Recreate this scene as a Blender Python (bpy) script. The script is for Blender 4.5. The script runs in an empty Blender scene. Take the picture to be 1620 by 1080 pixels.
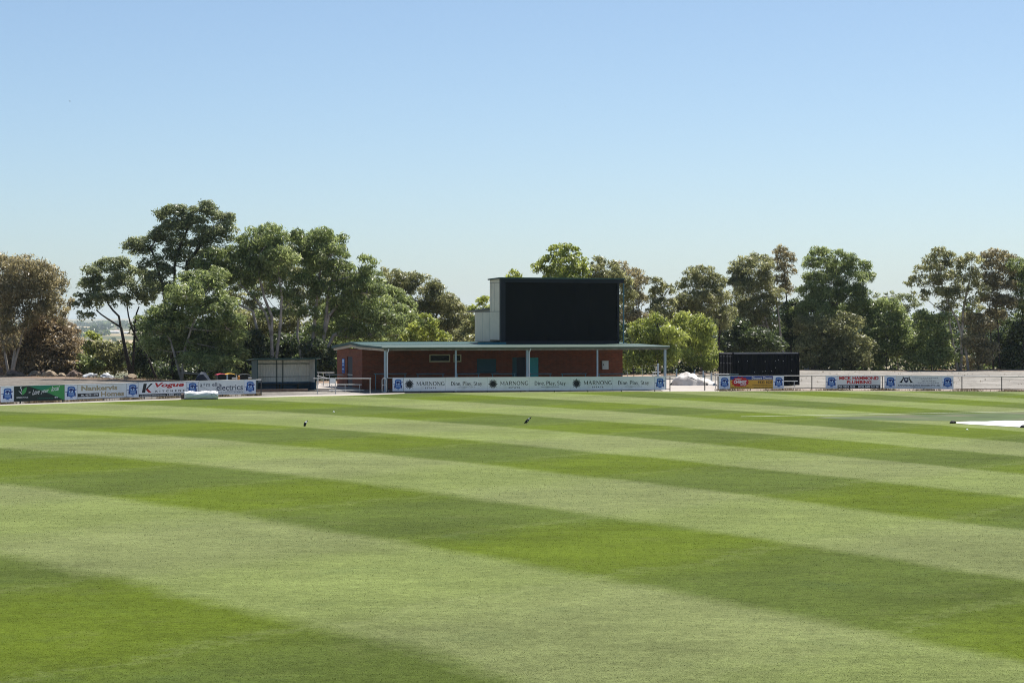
import bpy, math, random
import numpy as np
from mathutils import Vector, Matrix
random.seed(7)
RNG = np.random.default_rng(11)
scene = bpy.context.scene
COL = scene.collection
R = math.radians

# ---- survey of the ground: focal length in photo pixels, eye height, horizon row
F, HZ, CH, CX = 3600.0, 515.0, 4.8, 810.0

def at(px, py, Y):
    return Vector(((px - CX) * Y / F, Y, CH - (py - HZ) * Y / F))

def gp(px, py, z=0.0):
    Y = F * (CH - z) / (py - HZ)
    return Vector(((px - CX) * Y / F, Y, z))

def gx(px, Y, z=0.0):
    return Vector(((px - CX) * Y / F, Y, z))

# ------------------------------------------------------------------ materials
def nn(nt, typ, **kw):
    n = nt.nodes.new(typ)
    for k, v in kw.items():
        if k in n.inputs.keys():
            n.inputs[k].default_value = v
        else:
            setattr(n, k, v)
    return n

def rgba(c):
    return (c[0], c[1], c[2], 1.0)

def mat(name, col, rough=0.7, var=0.15, scale=6.0, metal=0.0, spec=0.3, bump=0.0, bscale=30.0, dirt=None, dscale=1.5):
    m = bpy.data.materials.new(name)
    m.use_nodes = True
    nt = m.node_tree
    b = nt.nodes['Principled BSDF']
    tc = nn(nt, 'ShaderNodeTexCoord')
    n1 = nn(nt, 'ShaderNodeTexNoise', Scale=scale, Detail=5.0)
    nt.links.new(tc.outputs['Object'], n1.inputs['Vector'])
    mp = nn(nt, 'ShaderNodeMapRange')
    mp.inputs['To Min'].default_value = 1 - var
    mp.inputs['To Max'].default_value = 1 + var
    mp.inputs['From Min'].default_value = 0.25
    mp.inputs['From Max'].default_value = 0.75
    nt.links.new(n1.outputs['Fac'], mp.inputs['Value'])
    mul = nn(nt, 'ShaderNodeMix', data_type='RGBA', blend_type='MULTIPLY')
    mul.inputs['Factor'].default_value = 1.0
    mul.inputs['A'].default_value = rgba(col)
    nt.links.new(mp.outputs['Result'], mul.inputs['B'])
    out = mul.outputs['Result']
    if dirt is not None:
        n2 = nn(nt, 'ShaderNodeTexNoise', Scale=dscale, Detail=8.0, Roughness=0.65)
        nt.links.new(tc.outputs['Object'], n2.inputs['Vector'])
        rp = nn(nt, 'ShaderNodeMapRange')
        rp.inputs['From Min'].default_value = 0.5
        rp.inputs['From Max'].default_value = 0.72
        nt.links.new(n2.outputs['Fac'], rp.inputs['Value'])
        mx = nn(nt, 'ShaderNodeMix', data_type='RGBA')
        nt.links.new(rp.outputs['Result'], mx.inputs['Factor'])
        nt.links.new(out, mx.inputs['A'])
        mx.inputs['B'].default_value = rgba(dirt)
        out = mx.outputs['Result']
    nt.links.new(out, b.inputs['Base Color'])
    b.inputs['Roughness'].default_value = rough
    b.inputs['Metallic'].default_value = metal
    b.inputs['Specular IOR Level'].default_value = spec
    if bump > 0:
        n3 = nn(nt, 'ShaderNodeTexNoise', Scale=bscale, Detail=4.0)
        nt.links.new(tc.outputs['Object'], n3.inputs['Vector'])
        bp = nn(nt, 'ShaderNodeBump', Strength=bump, Distance=0.02)
        nt.links.new(n3.outputs['Fac'], bp.inputs['Height'])
        nt.links.new(bp.outputs['Normal'], b.inputs['Normal'])
    return m

def brick_mat():
    m = bpy.data.materials.new('red_brick')
    m.use_nodes = True
    nt = m.node_tree
    b = nt.nodes['Principled BSDF']
    tc = nn(nt, 'ShaderNodeTexCoord')
    sp = nn(nt, 'ShaderNodeSeparateXYZ')
    nt.links.new(tc.outputs['Object'], sp.inputs[0])
    ad = nn(nt, 'ShaderNodeMath', operation='ADD')
    nt.links.new(sp.outputs['X'], ad.inputs[0])
    nt.links.new(sp.outputs['Y'], ad.inputs[1])
    cb = nn(nt, 'ShaderNodeCombineXYZ')
    nt.links.new(ad.outputs[0], cb.inputs['X'])
    nt.links.new(sp.outputs['Z'], cb.inputs['Y'])
    br = nn(nt, 'ShaderNodeTexBrick', Scale=1.0)
    br.inputs['Brick Width'].default_value = 0.24
    br.inputs['Row Height'].default_value = 0.086
    br.inputs['Mortar Size'].default_value = 0.006
    br.inputs['Color1'].default_value = (0.24, 0.062, 0.024, 1)
    br.inputs['Color2'].default_value = (0.165, 0.042, 0.017, 1)
    br.inputs['Mortar'].default_value = (0.16, 0.10, 0.07, 1)
    nt.links.new(cb.outputs[0], br.inputs['Vector'])
    no = nn(nt, 'ShaderNodeTexNoise', Scale=1.3, Detail=6.0)
    nt.links.new(tc.outputs['Object'], no.inputs['Vector'])
    mp = nn(nt, 'ShaderNodeMapRange')
    mp.inputs['To Min'].default_value = 0.7
    mp.inputs['To Max'].default_value = 1.25
    nt.links.new(no.outputs['Fac'], mp.inputs['Value'])
    mul = nn(nt, 'ShaderNodeMix', data_type='RGBA', blend_type='MULTIPLY')
    mul.inputs['Factor'].default_value = 1.0
    nt.links.new(br.outputs['Color'], mul.inputs['A'])
    nt.links.new(mp.outputs['Result'], mul.inputs['B'])
    nt.links.new(mul.outputs['Result'], b.inputs['Base Color'])
    b.inputs['Roughness'].default_value = 0.9
    return m

def leaf_mat(name, c0, c1, c2, trans=0.5, rough=0.40, spec=0.5):
    m = bpy.data.materials.new(name)
    m.use_nodes = True
    nt = m.node_tree
    b = nt.nodes['Principled BSDF']
    a = nn(nt, 'ShaderNodeAttribute', attribute_name='tint')
    cr = nn(nt, 'ShaderNodeValToRGB')
    e = cr.color_ramp.elements
    e[0].position, e[0].color = 0.0, rgba(c0)
    e[1].position, e[1].color = 1.0, rgba(c2)
    k = e.new(0.5)
    k.color = rgba(c1)
    nt.links.new(a.outputs['Fac'], cr.inputs['Fac'])
    nt.links.new(cr.outputs['Color'], b.inputs['Base Color'])
    b.inputs['Roughness'].default_value = rough
    b.inputs['Specular IOR Level'].default_value = spec
    t = nn(nt, 'ShaderNodeBsdfTranslucent')
    hs = nn(nt, 'ShaderNodeHueSaturation', Saturation=1.05, Value=1.6)
    nt.links.new(cr.outputs['Color'], hs.inputs['Color'])
    nt.links.new(hs.outputs['Color'], t.inputs['Color'])
    mx = nn(nt, 'ShaderNodeMixShader')
    mx.inputs[0].default_value = trans
    nt.links.new(b.outputs[0], mx.inputs[1])
    nt.links.new(t.outputs[0], mx.inputs[2])
    nt.links.new(mx.outputs[0], nt.nodes['Material Output'].inputs['Surface'])
    return m

M = {}
M['brick'] = brick_mat()
M['white_board'] = mat('white_board', (0.88, 0.89, 0.91), 0.45, 0.04, 2.0, dirt=(0.76, 0.77, 0.76), dscale=1.2)
M['grey_board'] = mat('grey_board', (0.76, 0.79, 0.80), 0.45, 0.05, 2.0, dirt=(0.66, 0.69, 0.70), dscale=1.2)
M['club_board'] = mat('club_board', (0.74, 0.80, 0.90), 0.45, 0.05, 2.0, dirt=(0.62, 0.69, 0.80), dscale=1.2)
M['board_trim'] = mat('board_trim', (0.50, 0.51, 0.52), 0.4, 0.1, 3.0, metal=0.6)
M['crest_blue'] = mat('crest_blue', (0.025, 0.12, 0.42), 0.5, 0.1)
M['crest_navy'] = mat('crest_navy', (0.008, 0.025, 0.17), 0.5, 0.1)
M['crest_pale'] = mat('crest_pale', (0.42, 0.58, 0.80), 0.5, 0.05)
M['ink'] = mat('black_ink', (0.012, 0.014, 0.02), 0.5, 0.1)
M['ink_navy'] = mat('navy_ink', (0.025, 0.035, 0.085), 0.5, 0.1)
M['gold'] = mat('gold_ink', (0.40, 0.33, 0.20), 0.5, 0.1)
M['red_ink'] = mat('red_ink', (0.48, 0.015, 0.02), 0.5, 0.1)
M['white_ink'] = mat('white_ink', (0.80, 0.82, 0.84), 0.5, 0.03)
M['yellow'] = mat('yellow_print', (0.66, 0.38, 0.05), 0.5, 0.06)
M['deep_green'] = mat('deep_green_print', (0.008, 0.02, 0.018), 0.5, 0.1)
M['leaf_green'] = mat('leaf_green_print', (0.05, 0.30, 0.08), 0.5, 0.08)
M['sea_green'] = mat('sea_green_print', (0.015, 0.22, 0.13), 0.5, 0.08)
M['mid_green'] = mat('mid_green_print', (0.02, 0.16, 0.08), 0.5, 0.08)
M['band_blue'] = mat('band_blue_print', (0.02, 0.05, 0.25), 0.5, 0.08)
M['pipe'] = mat('dark_pipe', (0.06, 0.062, 0.065), 0.5, 0.2, 4.0, metal=0.3)
M['galv'] = mat('galvanised_pipe', (0.46, 0.47, 0.47), 0.42, 0.15, 5.0, metal=0.55)
M['post_blue'] = mat('grey_blue_post', (0.34, 0.42, 0.48), 0.45, 0.1, 3.0)
M['downpipe'] = mat('white_downpipe', (0.66, 0.68, 0.70), 0.4, 0.08)
M['teal_pipe'] = mat('teal_pipe', (0.10, 0.20, 0.24), 0.5, 0.15)
M['alu'] = mat('aluminium_plank', (0.70, 0.70, 0.67), 0.5, 0.08, 4.0, metal=0.3)
M['roof_green'] = mat('green_roof_steel', (0.065, 0.105, 0.083), 0.5, 0.12, 1.5, spec=0.4, dirt=(0.11, 0.14, 0.115), dscale=0.7)
M['roof_dark'] = mat('dark_green_steel', (0.035, 0.085, 0.075), 0.5, 0.12, 2.0)
M['cream'] = mat('cream_panel', (0.90, 0.75, 0.56), 0.75, 0.06, 1.5, dirt=(0.80, 0.66, 0.49), dscale=0.6)
M['cream_dark'] = mat('cream_joint', (0.30, 0.27, 0.22), 0.8, 0.1)
M['fascia'] = mat('cream_fascia', (0.58, 0.50, 0.40), 0.7, 0.1, 3.0, dirt=(0.42, 0.36, 0.28))
M['eave_timber'] = mat('eave_timber', (0.22, 0.20, 0.18), 0.85, 0.35, 3.0)
M['screen'] = mat('screen_black', (0.006, 0.007, 0.008), 0.75, 0.15, 0.6, spec=0.08)
M['frame_navy'] = mat('frame_navy', (0.006, 0.010, 0.018), 0.5, 0.1)
M['teal_steel'] = mat('teal_steel', (0.03, 0.19, 0.23), 0.5, 0.1)
M['teal_door'] = mat('teal_door', (0.05, 0.36, 0.38), 0.5, 0.08, 1.5)
M['teal_dark'] = mat('teal_shutter', (0.02, 0.085, 0.11), 0.55, 0.1)
M['door_navy'] = mat('navy_door', (0.012, 0.018, 0.035), 0.5, 0.15)
M['glass'] = mat('dark_glass', (0.01, 0.012, 0.014), 0.25, 0.05, spec=0.15)
M['window_frame'] = mat('cream_window_frame', (0.50, 0.46, 0.30), 0.5, 0.08)
M['meter_box'] = mat('grey_meter_box', (0.62, 0.66, 0.66), 0.5, 0.05)
M['concrete'] = mat('concrete', (0.4510, 0.4018, 0.3444), 0.9, 0.18, 0.8, bump=0.3, dirt=(0.3772, 0.3198, 0.2624), dscale=0.25)
M['concrete_pale'] = mat('pale_concrete', (0.3966, 0.3582, 0.3198), 0.9, 0.14, 0.7, bump=0.3, dirt=(0.3198, 0.2750, 0.2367), dscale=0.3)
M['slab'] = mat('slab_grey', (0.16, 0.145, 0.13), 0.9, 0.2, 0.8)
M['shed_wall'] = mat('shed_cream_steel', (0.80, 0.76, 0.67), 0.6, 0.08, 2.0, dirt=(0.52, 0.49, 0.43), dscale=1.0)
M['shed_green'] = mat('shed_green_steel', (0.018, 0.055, 0.050), 0.55, 0.1)
M['bench_dark'] = mat('dark_bench_timber', (0.05, 0.055, 0.055), 0.7, 0.25, 3.0)
M['shed_band'] = mat('shed_blue_band', (0.04, 0.10, 0.16), 0.7, 0.15)
M['soil'] = mat('bare_soil', (0.20, 0.135, 0.10), 0.95, 0.35, 2.0)
M['container'] = mat('container_black', (0.004, 0.0045, 0.007), 0.6, 0.2, 1.0, spec=0.06)
M['container_rim'] = mat('container_rim', (0.22, 0.22, 0.23), 0.6, 0.3, 2.0)
M['container_grey'] = mat('container_hardware', (0.075, 0.08, 0.088), 0.5, 0.25, 3.0)
M['bin_body'] = mat('bin_dark_plastic', (0.012, 0.014, 0.014), 0.5, 0.1)
M['bin_red'] = mat('bin_red_lid', (0.48, 0.05, 0.08), 0.4, 0.12)
M['bin_yellow'] = mat('bin_yellow_lid', (0.75, 0.43, 0.05), 0.4, 0.1)
M['bin_grey'] = mat('bin_grey_lid', (0.06, 0.062, 0.062), 0.35, 0.1)
M['orange'] = mat('orange_bollard', (0.66, 0.24, 0.02), 0.5, 0.15)
M['timber'] = mat('tan_timber', (0.45, 0.28, 0.13), 0.8, 0.25, 6.0)
M['navy_tarp'] = mat('navy_tarp', (0.012, 0.020, 0.038), 0.55, 0.3, 2.0, bump=0.6, bscale=6.0)
M['white_tarp'] = mat('white_tarp', (0.80, 0.80, 0.79), 0.4, 0.05, 3.0, bump=0.55, bscale=5.0)
M['dusty_tarp'] = mat('dusty_white_tarp', (0.66, 0.635, 0.60), 0.45, 0.08, 2.0, bump=0.7, bscale=4.0, dirt=(0.44, 0.38, 0.31), dscale=1.4)
M['roller_core'] = mat('roller_core', (0.10, 0.07, 0.06), 0.7, 0.4, 4.0)
M['cover_white'] = mat('pitch_cover_white', (0.72, 0.73, 0.76), 0.4, 0.06, 0.8, bump=0.5, bscale=3.0, dirt=(0.60, 0.60, 0.58), dscale=0.7)
M['line_white'] = mat('line_white', (0.50, 0.53, 0.44), 0.8, 0.25, 3.0)
M['rock_brown'] = mat('brown_basalt', (0.16, 0.115, 0.09), 0.9, 0.45, 3.0, bump=0.9, bscale=7.0, dirt=(0.27, 0.20, 0.15))
M['rock_tan'] = mat('tan_sandstone', (0.33, 0.26, 0.18), 0.9, 0.35, 3.0, bump=0.9, bscale=7.0, dirt=(0.20, 0.15, 0.11))
M['rock_pale'] = mat('pale_quartzite', (0.62, 0.64, 0.66), 0.85, 0.25, 3.0, bump=0.9, bscale=7.0, dirt=(0.30, 0.31, 0.32), dscale=2.5)
M['bark_pale'] = mat('pale_gum_bark', (0.42, 0.37, 0.31), 0.85, 0.45, 1.6, bump=0.5, dirt=(0.16, 0.125, 0.10), dscale=0.9)
M['bark_grey'] = mat('grey_bark', (0.16, 0.135, 0.115), 0.9, 0.4, 2.0, bump=0.6)
M['bark_dark'] = mat('dark_bark', (0.045, 0.036, 0.030), 0.9, 0.4, 2.0, bump=0.6)
M['feather_black'] = mat('black_feather', (0.010, 0.011, 0.014), 0.5, 0.2)
M['feather_white'] = mat('white_feather', (0.75, 0.75, 0.74), 0.7, 0.05)
M['bird_leg'] = mat('bird_leg', (0.03, 0.03, 0.035), 0.6, 0.1)
M['shed_far'] = mat('far_white_wall', (0.75, 0.74, 0.72), 0.7, 0.05)
M['shed_far_red'] = mat('far_red_roof', (0.34, 0.20, 0.16), 0.7, 0.1)
M['black_rubber'] = mat('black_rubber', (0.012, 0.013, 0.012), 0.7, 0.2)

# crown palettes (albedo)
LM = {
    'grey':  leaf_mat('gum_grey_green', (0.0773, 0.0953, 0.0463), (0.1932, 0.2215, 0.1056), (0.3993, 0.4186, 0.2254)),
    'green': leaf_mat('gum_green', (0.0850, 0.1134, 0.0386), (0.2190, 0.2653, 0.0953), (0.4122, 0.4508, 0.1932)),
    'lime':  leaf_mat('wattle_lime', (0.1207, 0.1495, 0.0345), (0.2702, 0.3082, 0.0690), (0.4600, 0.4830, 0.1380), trans=0.5),
    'brown': leaf_mat('gum_brown', (0.1127, 0.1035, 0.0552), (0.2587, 0.2277, 0.1196), (0.4427, 0.3795, 0.2185)),
    'rust':  leaf_mat('dry_shrub_rust', (0.1196, 0.0966, 0.0575), (0.2645, 0.2024, 0.1173), (0.4370, 0.3450, 0.2047)),
    'dark':  leaf_mat('dark_evergreen', (0.0270, 0.0412, 0.0181), (0.0721, 0.0979, 0.0361), (0.1610, 0.1907, 0.0747)),
    'olive': leaf_mat('gum_olive', (0.0953, 0.1030, 0.0463), (0.2293, 0.2344, 0.1030), (0.4122, 0.3993, 0.1932)),
}

# ------------------------------------------------------------------ mesh building
class MB:
    def __init__(self):
        self.v, self.f, self.mi = [], [], []
    def add(self, vs, fs, mi=0):
        o = len(self.v)
        self.v.extend([tuple(p) for p in vs])
        self.f.extend([tuple(i + o for i in f) for f in fs])
        self.mi.extend([mi] * len(fs))
        return self
    def box(self, x0, x1, y0, y1, z0, z1, mi=0, z0b=None, z1b=None, bev=0.0):
        # z0b/z1b: bottom and top heights at the y1 side (sloping boards)
        if z0b is None: z0b = z0
        if z1b is None: z1b = z1
        vs = [(x0, y0, z0), (x1, y0, z0), (x1, y1, z0b), (x0, y1, z0b), (x0, y0, z1), (x1, y0, z1), (x1, y1, z1b), (x0, y1, z1b)]
        return self.add(vs, [(0, 3, 2, 1), (4, 5, 6, 7), (0, 1, 5, 4), (1, 2, 6, 5), (2, 3, 7, 6), (3, 0, 4, 7)], mi)
    def tube(self, pts, rads, n=6, mi=0, cap=True):
        pts = [Vector(p) for p in pts]
        if not isinstance(rads, (list, tuple)): rads = [rads] * len(pts)
        vs, fs = [], []
        up = Vector((0.13, 0.31, 0.94))
        prev = None
        for i, p in enumerate(pts):
            a = pts[max(i - 1, 0)]; b = pts[min(i + 1, len(pts) - 1)]
            d = (b - a)
            if d.length < 1e-9: d = Vector((0, 0, 1))
            d.normalize()
            if prev is None:
                ref = up if abs(d.dot(up)) < 0.9 else Vector((1, 0, 0))
                u = d.cross(ref).normalized()
            else:
                u = (prev - d * prev.dot(d))
                u = u.normalized() if u.length > 1e-6 else d.cross(Vector((1, 0, 0))).normalized()
            prev = u
            w = d.cross(u)
            for k in range(n):
                t = 2 * math.pi * k / n
                vs.append(p + (u * math.cos(t) + w * math.sin(t)) * rads[i])
        for i in range(len(pts) - 1):
            for k in range(n):
                fs.append((i * n + k, i * n + (k + 1) % n, (i + 1) * n + (k + 1) % n, (i + 1) * n + k))
        if cap:
            fs.append(tuple(range(n - 1, -1, -1)))
            fs.append(tuple((len(pts) - 1) * n + k for k in range(n)))
        return self.add(vs, fs, mi)
    def poly_xz(self, pts, y, thick=0.0015, mi=0):
        # flat outline in the x-z plane facing -y with a small thickness
        n = len(pts)
        a = sum(pts[i][0] * pts[(i + 1) % n][1] - pts[(i + 1) % n][0] * pts[i][1] for i in range(n))
        if a < 0: pts = pts[::-1]
        vs = [(p[0], y, p[1]) for p in pts] + [(p[0], y + thick, p[1]) for p in pts]
        fs = [tuple(range(n)), tuple(range(2 * n - 1, n - 1, -1))]
        fs += [((i + 1) % n, i, n + i, n + (i + 1) % n) for i in range(n)]
        return self.add(vs, fs, mi)
    def build(self, name, mats, parent=None, smooth=False):
        me = bpy.data.meshes.new(name)
        me.from_pydata(self.v, [], self.f)
        if not isinstance(mats, (list, tuple)): mats = [mats]
        for m in mats: me.materials.append(m)
        me.polygons.foreach_set('material_index', self.mi)
        if smooth:
            me.polygons.foreach_set('use_smooth', [True] * len(self.f))
        me.update()
        o = bpy.data.objects.new(name, me)
        COL.objects.link(o)
        if parent is not None: o.parent = parent
        return o

def tag(o, label=None, cat=None, group=None, kind=None):
    if label: o['label'] = label
    if cat: o['category'] = cat
    if group: o['group'] = group
    if kind: o['kind'] = kind
    return o

def thing(name, label, cat, loc=(0, 0, 0), rz=0.0, group=None):
    o = bpy.data.objects.new(name, None)
    o.empty_display_size = 0.3
    o.location = loc
    o.rotation_euler = (0, 0, rz)
    COL.objects.link(o)
    return tag(o, label, cat, group)

def copy_tree(o, parent=None):
    c = o.copy()
    COL.objects.link(c)
    if parent is not None: c.parent = parent
    for ch in [k for k in bpy.data.objects if k.parent == o]:
        copy_tree(ch, c)
    return c

def text_mesh(body, bold=0.0, shear=0.0, spacing=1.0):
    cu = bpy.data.curves.new('lettering', 'FONT')
    cu.body = body
    cu.offset = bold
    cu.shear = shear
    cu.space_character = spacing
    cu.resolution_u = 3
    o = bpy.data.objects.new('lettering', cu)
    COL.objects.link(o)
    dg = bpy.context.evaluated_depsgraph_get()
    me = bpy.data.meshes.new_from_object(o.evaluated_get(dg))
    bpy.data.objects.remove(o)
    vs = [tuple(v.co) for v in me.vertices]
    fs = [tuple(p.vertices) for p in me.polygons]
    bpy.data.meshes.remove(me)
    bpy.data.curves.remove(cu)
    return vs, fs

def put_text(mb, body, x0, x1, z0, z1, y=-0.004, bold=0.0, shear=0.0, spacing=1.0, mi=0, tilt=0.0):
    """lettering stretched over the rectangle x0..x1, z0..z1 of a board face"""
    vs, fs = text_mesh(body, bold, shear, spacing)
    if not vs: return
    ax = [v[0] for v in vs]; az = [v[1] for v in vs]
    sx = (x1 - x0) / (max(ax) - min(ax)); sz = (z1 - z0) / (max(az) - min(az))
    out = []
    for v in vs:
        x = x0 + (v[0] - min(ax)) * sx
        z = z0 + (v[1] - min(az)) * sz + tilt * (x - x0)
        out.append((x, y, z))
    mb.add(out, fs, mi)
# ------------------------------------------------------------------ the setting
def interp(x, xs, ys):
    return np.interp(x, xs, ys)

def edge_y(x):   # where the level gravel ends and the hilltop falls away
    return np.interp(x, [-400, -62, -50, -35, -28, -20, 0, 12, 20, 33, 56, 120, 500], [228, 226, 222, 207, 200, 200, 204, 222, 236, 254, 250, 256, 262])

def terrain_z(x, y):
    x = np.asarray(x, float); y = np.asarray(y, float)
    d = np.maximum(y - edge_y(x), 0)
    near = -0.11 * d * np.minimum(1, d / 14)
    far = np.interp(y, [440, 900, 2000, 3000, 4000, 5200, 7000, 10000, 16000, 20000], [-24, -40, -42, -31, -17, -9.5, -2, 16, 60, 45])
    hills = np.where(y > 4800, (np.sin(x / 820 + y / 1800) * 4.4 + np.sin(x / 340 + 1.3) * 2.0) * np.clip((y - 4800) / 6000, 0, 1.6), 0)
    w = np.clip((y - 250) / 260, 0, 1)
    z = near * (1 - w) + (far + hills) * w
    bump = 0.05 * np.sin(x * 0.21 + y * 0.11) * np.clip((y - 175) / 20, 0, 1)
    return z + bump - 0.03

def tz(x, y): return float(terrain_z(x, y))

def grid_mesh(name, xs, ys, zf, material, attr=None):
    X, Y = np.meshgrid(xs, ys)
    Z = zf(X, Y)
    nx, ny = len(xs), len(ys)
    co = np.stack([X.ravel(), Y.ravel(), Z.ravel()], 1).astype(np.float32)
    idx = np.arange(nx * ny).reshape(ny, nx)
    q = np.stack([idx[:-1, :-1].ravel(), idx[:-1, 1:].ravel(), idx[1:, 1:].ravel(), idx[1:, :-1].ravel()], 1)
    me = np_mesh(name, co, q, [material])
    me.polygons.foreach_set('use_smooth', np.ones(len(q), bool))
    if attr:
        for k, fn in attr.items():
            a = me.attributes.new(k, 'FLOAT', 'POINT')
            a.data.foreach_set('value', fn(X, Y).ravel().astype(np.float32))
    o = bpy.data.objects.new(name, me)
    COL.objects.link(o)
    return o

def np_mesh(name, co, quads, mats):
    me = bpy.data.meshes.new(name)
    nq, k = quads.shape
    me.vertices.add(len(co)); me.vertices.foreach_set('co', np.ascontiguousarray(co, np.float32).ravel())
    me.loops.add(nq * k); me.loops.foreach_set('vertex_index', np.ascontiguousarray(quads, np.int32).ravel())
    me.polygons.add(nq)
    me.polygons.foreach_set('loop_start', np.arange(0, nq * k, k, dtype=np.int32))
    me.polygons.foreach_set('loop_total', np.full(nq, k, np.int32))
    for m in mats: me.materials.append(m)
    me.update(calc_edges=True)
    return me

# ---- ground sheet: gravel on the hilltop, leaf litter down the slope, farmland beyond
def ground_mat():
    m = bpy.data.materials.new('hilltop_ground')
    m.use_nodes = True
    nt = m.node_tree; L = nt.links
    b = nt.nodes['Principled BSDF']
    geo = nn(nt, 'ShaderNodeNewGeometry')
    def noise(scale, detail=6.0, rough=0.6):
        n = nn(nt, 'ShaderNodeTexNoise', Scale=scale, Detail=detail, Roughness=rough)
        L.new(geo.outputs['Position'], n.inputs['Vector'])
        return n.outputs['Fac']
    def ramp(src, stops):
        r = nn(nt, 'ShaderNodeValToRGB')
        e = r.color_ramp.elements
        e[0].position, e[0].color = stops[0][0], rgba(stops[0][1])
        e[1].position, e[1].color = stops[-1][0], rgba(stops[-1][1])
        for p, c in stops[1:-1]:
            k = e.new(p); k.color = rgba(c)
        L.new(src, r.inputs['Fac'])
        return r.outputs['Color']
    def mix(fac, a, c, blend='MIX'):
        x = nn(nt, 'ShaderNodeMix', data_type='RGBA', blend_type=blend)
        if isinstance(fac, float): x.inputs['Factor'].default_value = fac
        else: L.new(fac, x.inputs['Factor'])
        L.new(a, x.inputs['A']); L.new(c, x.inputs['B'])
        return x.outputs['Result']
    gravel = ramp(noise(0.35, 9.0, 0.72), [(0.34, (0.152, 0.140, 0.122)), (0.5, (0.256, 0.239, 0.213)), (0.66, (0.35, 0.329, 0.298))])
    grit = ramp(noise(2.2, 9.0, 0.85), [(0.36, (0.42, 0.41, 0.40)), (0.52, (1.0, 1.0, 1.0)), (0.64, (1.3, 1.28, 1.26))])
    gravel = mix(1.0, gravel, grit, 'MULTIPLY')
    aw = nn(nt, 'ShaderNodeAttribute', attribute_name='warm')
    warm = ramp(noise(0.5, 6.0, 0.7), [(0.3, (0.27, 0.16, 0.10)), (0.7, (0.46, 0.31, 0.21))])
    gravel = mix(aw.outputs['Fac'], gravel, warm)
    ad = nn(nt, 'ShaderNodeAttribute', attribute_name='worn')
    tr = nn(nt, 'ShaderNodeMapping'); tr.inputs['Scale'].default_value = (0.10, 0.40, 1); tr.inputs['Rotation'].default_value = (0, 0, 0.5)
    L.new(geo.outputs['Position'], tr.inputs['Vector'])
    tk = nn(nt, 'ShaderNodeTexNoise', Scale=1.0, Detail=5.0, Roughness=0.6); L.new(tr.outputs[0], tk.inputs['Vector'])
    tracks = ramp(tk.outputs['Fac'], [(0.38, (0.84, 0.83, 0.82)), (0.5, (1, 1, 1)), (0.62, (1.05, 1.05, 1.04))])
    gravel = mix(1.0, gravel, tracks, 'MULTIPLY')
    gravel = mix(ad.outputs['Fac'], gravel, mix(1.0, gravel, ramp(noise(0.4), [(0.3, (0.55, 0.54, 0.53)), (0.7, (0.72, 0.70, 0.68))]), 'MULTIPLY'))
    litter = ramp(noise(0.9, 8.0, 0.75), [(0.3, (0.045, 0.035, 0.022)), (0.55, (0.12, 0.09, 0.055)), (0.75, (0.20, 0.155, 0.095))])
    al = nn(nt, 'ShaderNodeAttribute', attribute_name='litter')
    c = mix(al.outputs['Fac'], gravel, litter)
    farm = ramp(noise(0.0011, 4.0, 0.55), [(0.38, (0.085, 0.095, 0.045)), (0.5, (0.17, 0.15, 0.08)), (0.58, (0.40, 0.31, 0.19)), (0.72, (0.46, 0.37, 0.24))])
    afar = nn(nt, 'ShaderNodeAttribute', attribute_name='farm')
    c = mix(afar.outputs['Fac'], c, farm)
    L.new(c, b.inputs['Base Color'])
    b.inputs['Roughness'].default_value = 0.95
    b.inputs['Specular IOR Level'].default_value = 0.15
    bp = nn(nt, 'ShaderNodeBump', Strength=0.5, Distance=0.03)
    L.new(noise(9.0, 5.0), bp.inputs['Height'])
    L.new(bp.outputs['Normal'], b.inputs['Normal'])
    return m

xs = np.unique(np.concatenate([np.linspace(-9600, -400, 40), np.linspace(-400, -100, 13), np.linspace(-100, 100, 101), np.linspace(100, 400, 13), np.linspace(400, 9600, 40)]))
ys = np.unique(np.concatenate([np.linspace(-120, 110, 12), np.linspace(110, 300, 120), np.linspace(300, 600, 21), np.linspace(600, 4800, 43), np.linspace(4800, 20000, 80)]))
ground = grid_mesh('ground', xs, ys, terrain_z, ground_mat(), {
    'litter': lambda X, Y: np.clip((Y - edge_y(X) + 1.5) / 3.0, 0, 1),
    'warm': lambda X, Y: np.clip(1 - np.abs(Y - edge_y(X) + 4) / 6, 0, 1) * 0.8 + 0.4 * np.exp(-((Y - 171) / 3.0) ** 2) * (X > 15),
    'worn': lambda X, Y: np.clip((-12 - X) / 8, 0, 1) * (Y > 140),
    'farm': lambda X, Y: np.clip((Y - 380) / 120, 0, 1),
})
tag(ground, kind='structure')

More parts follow.
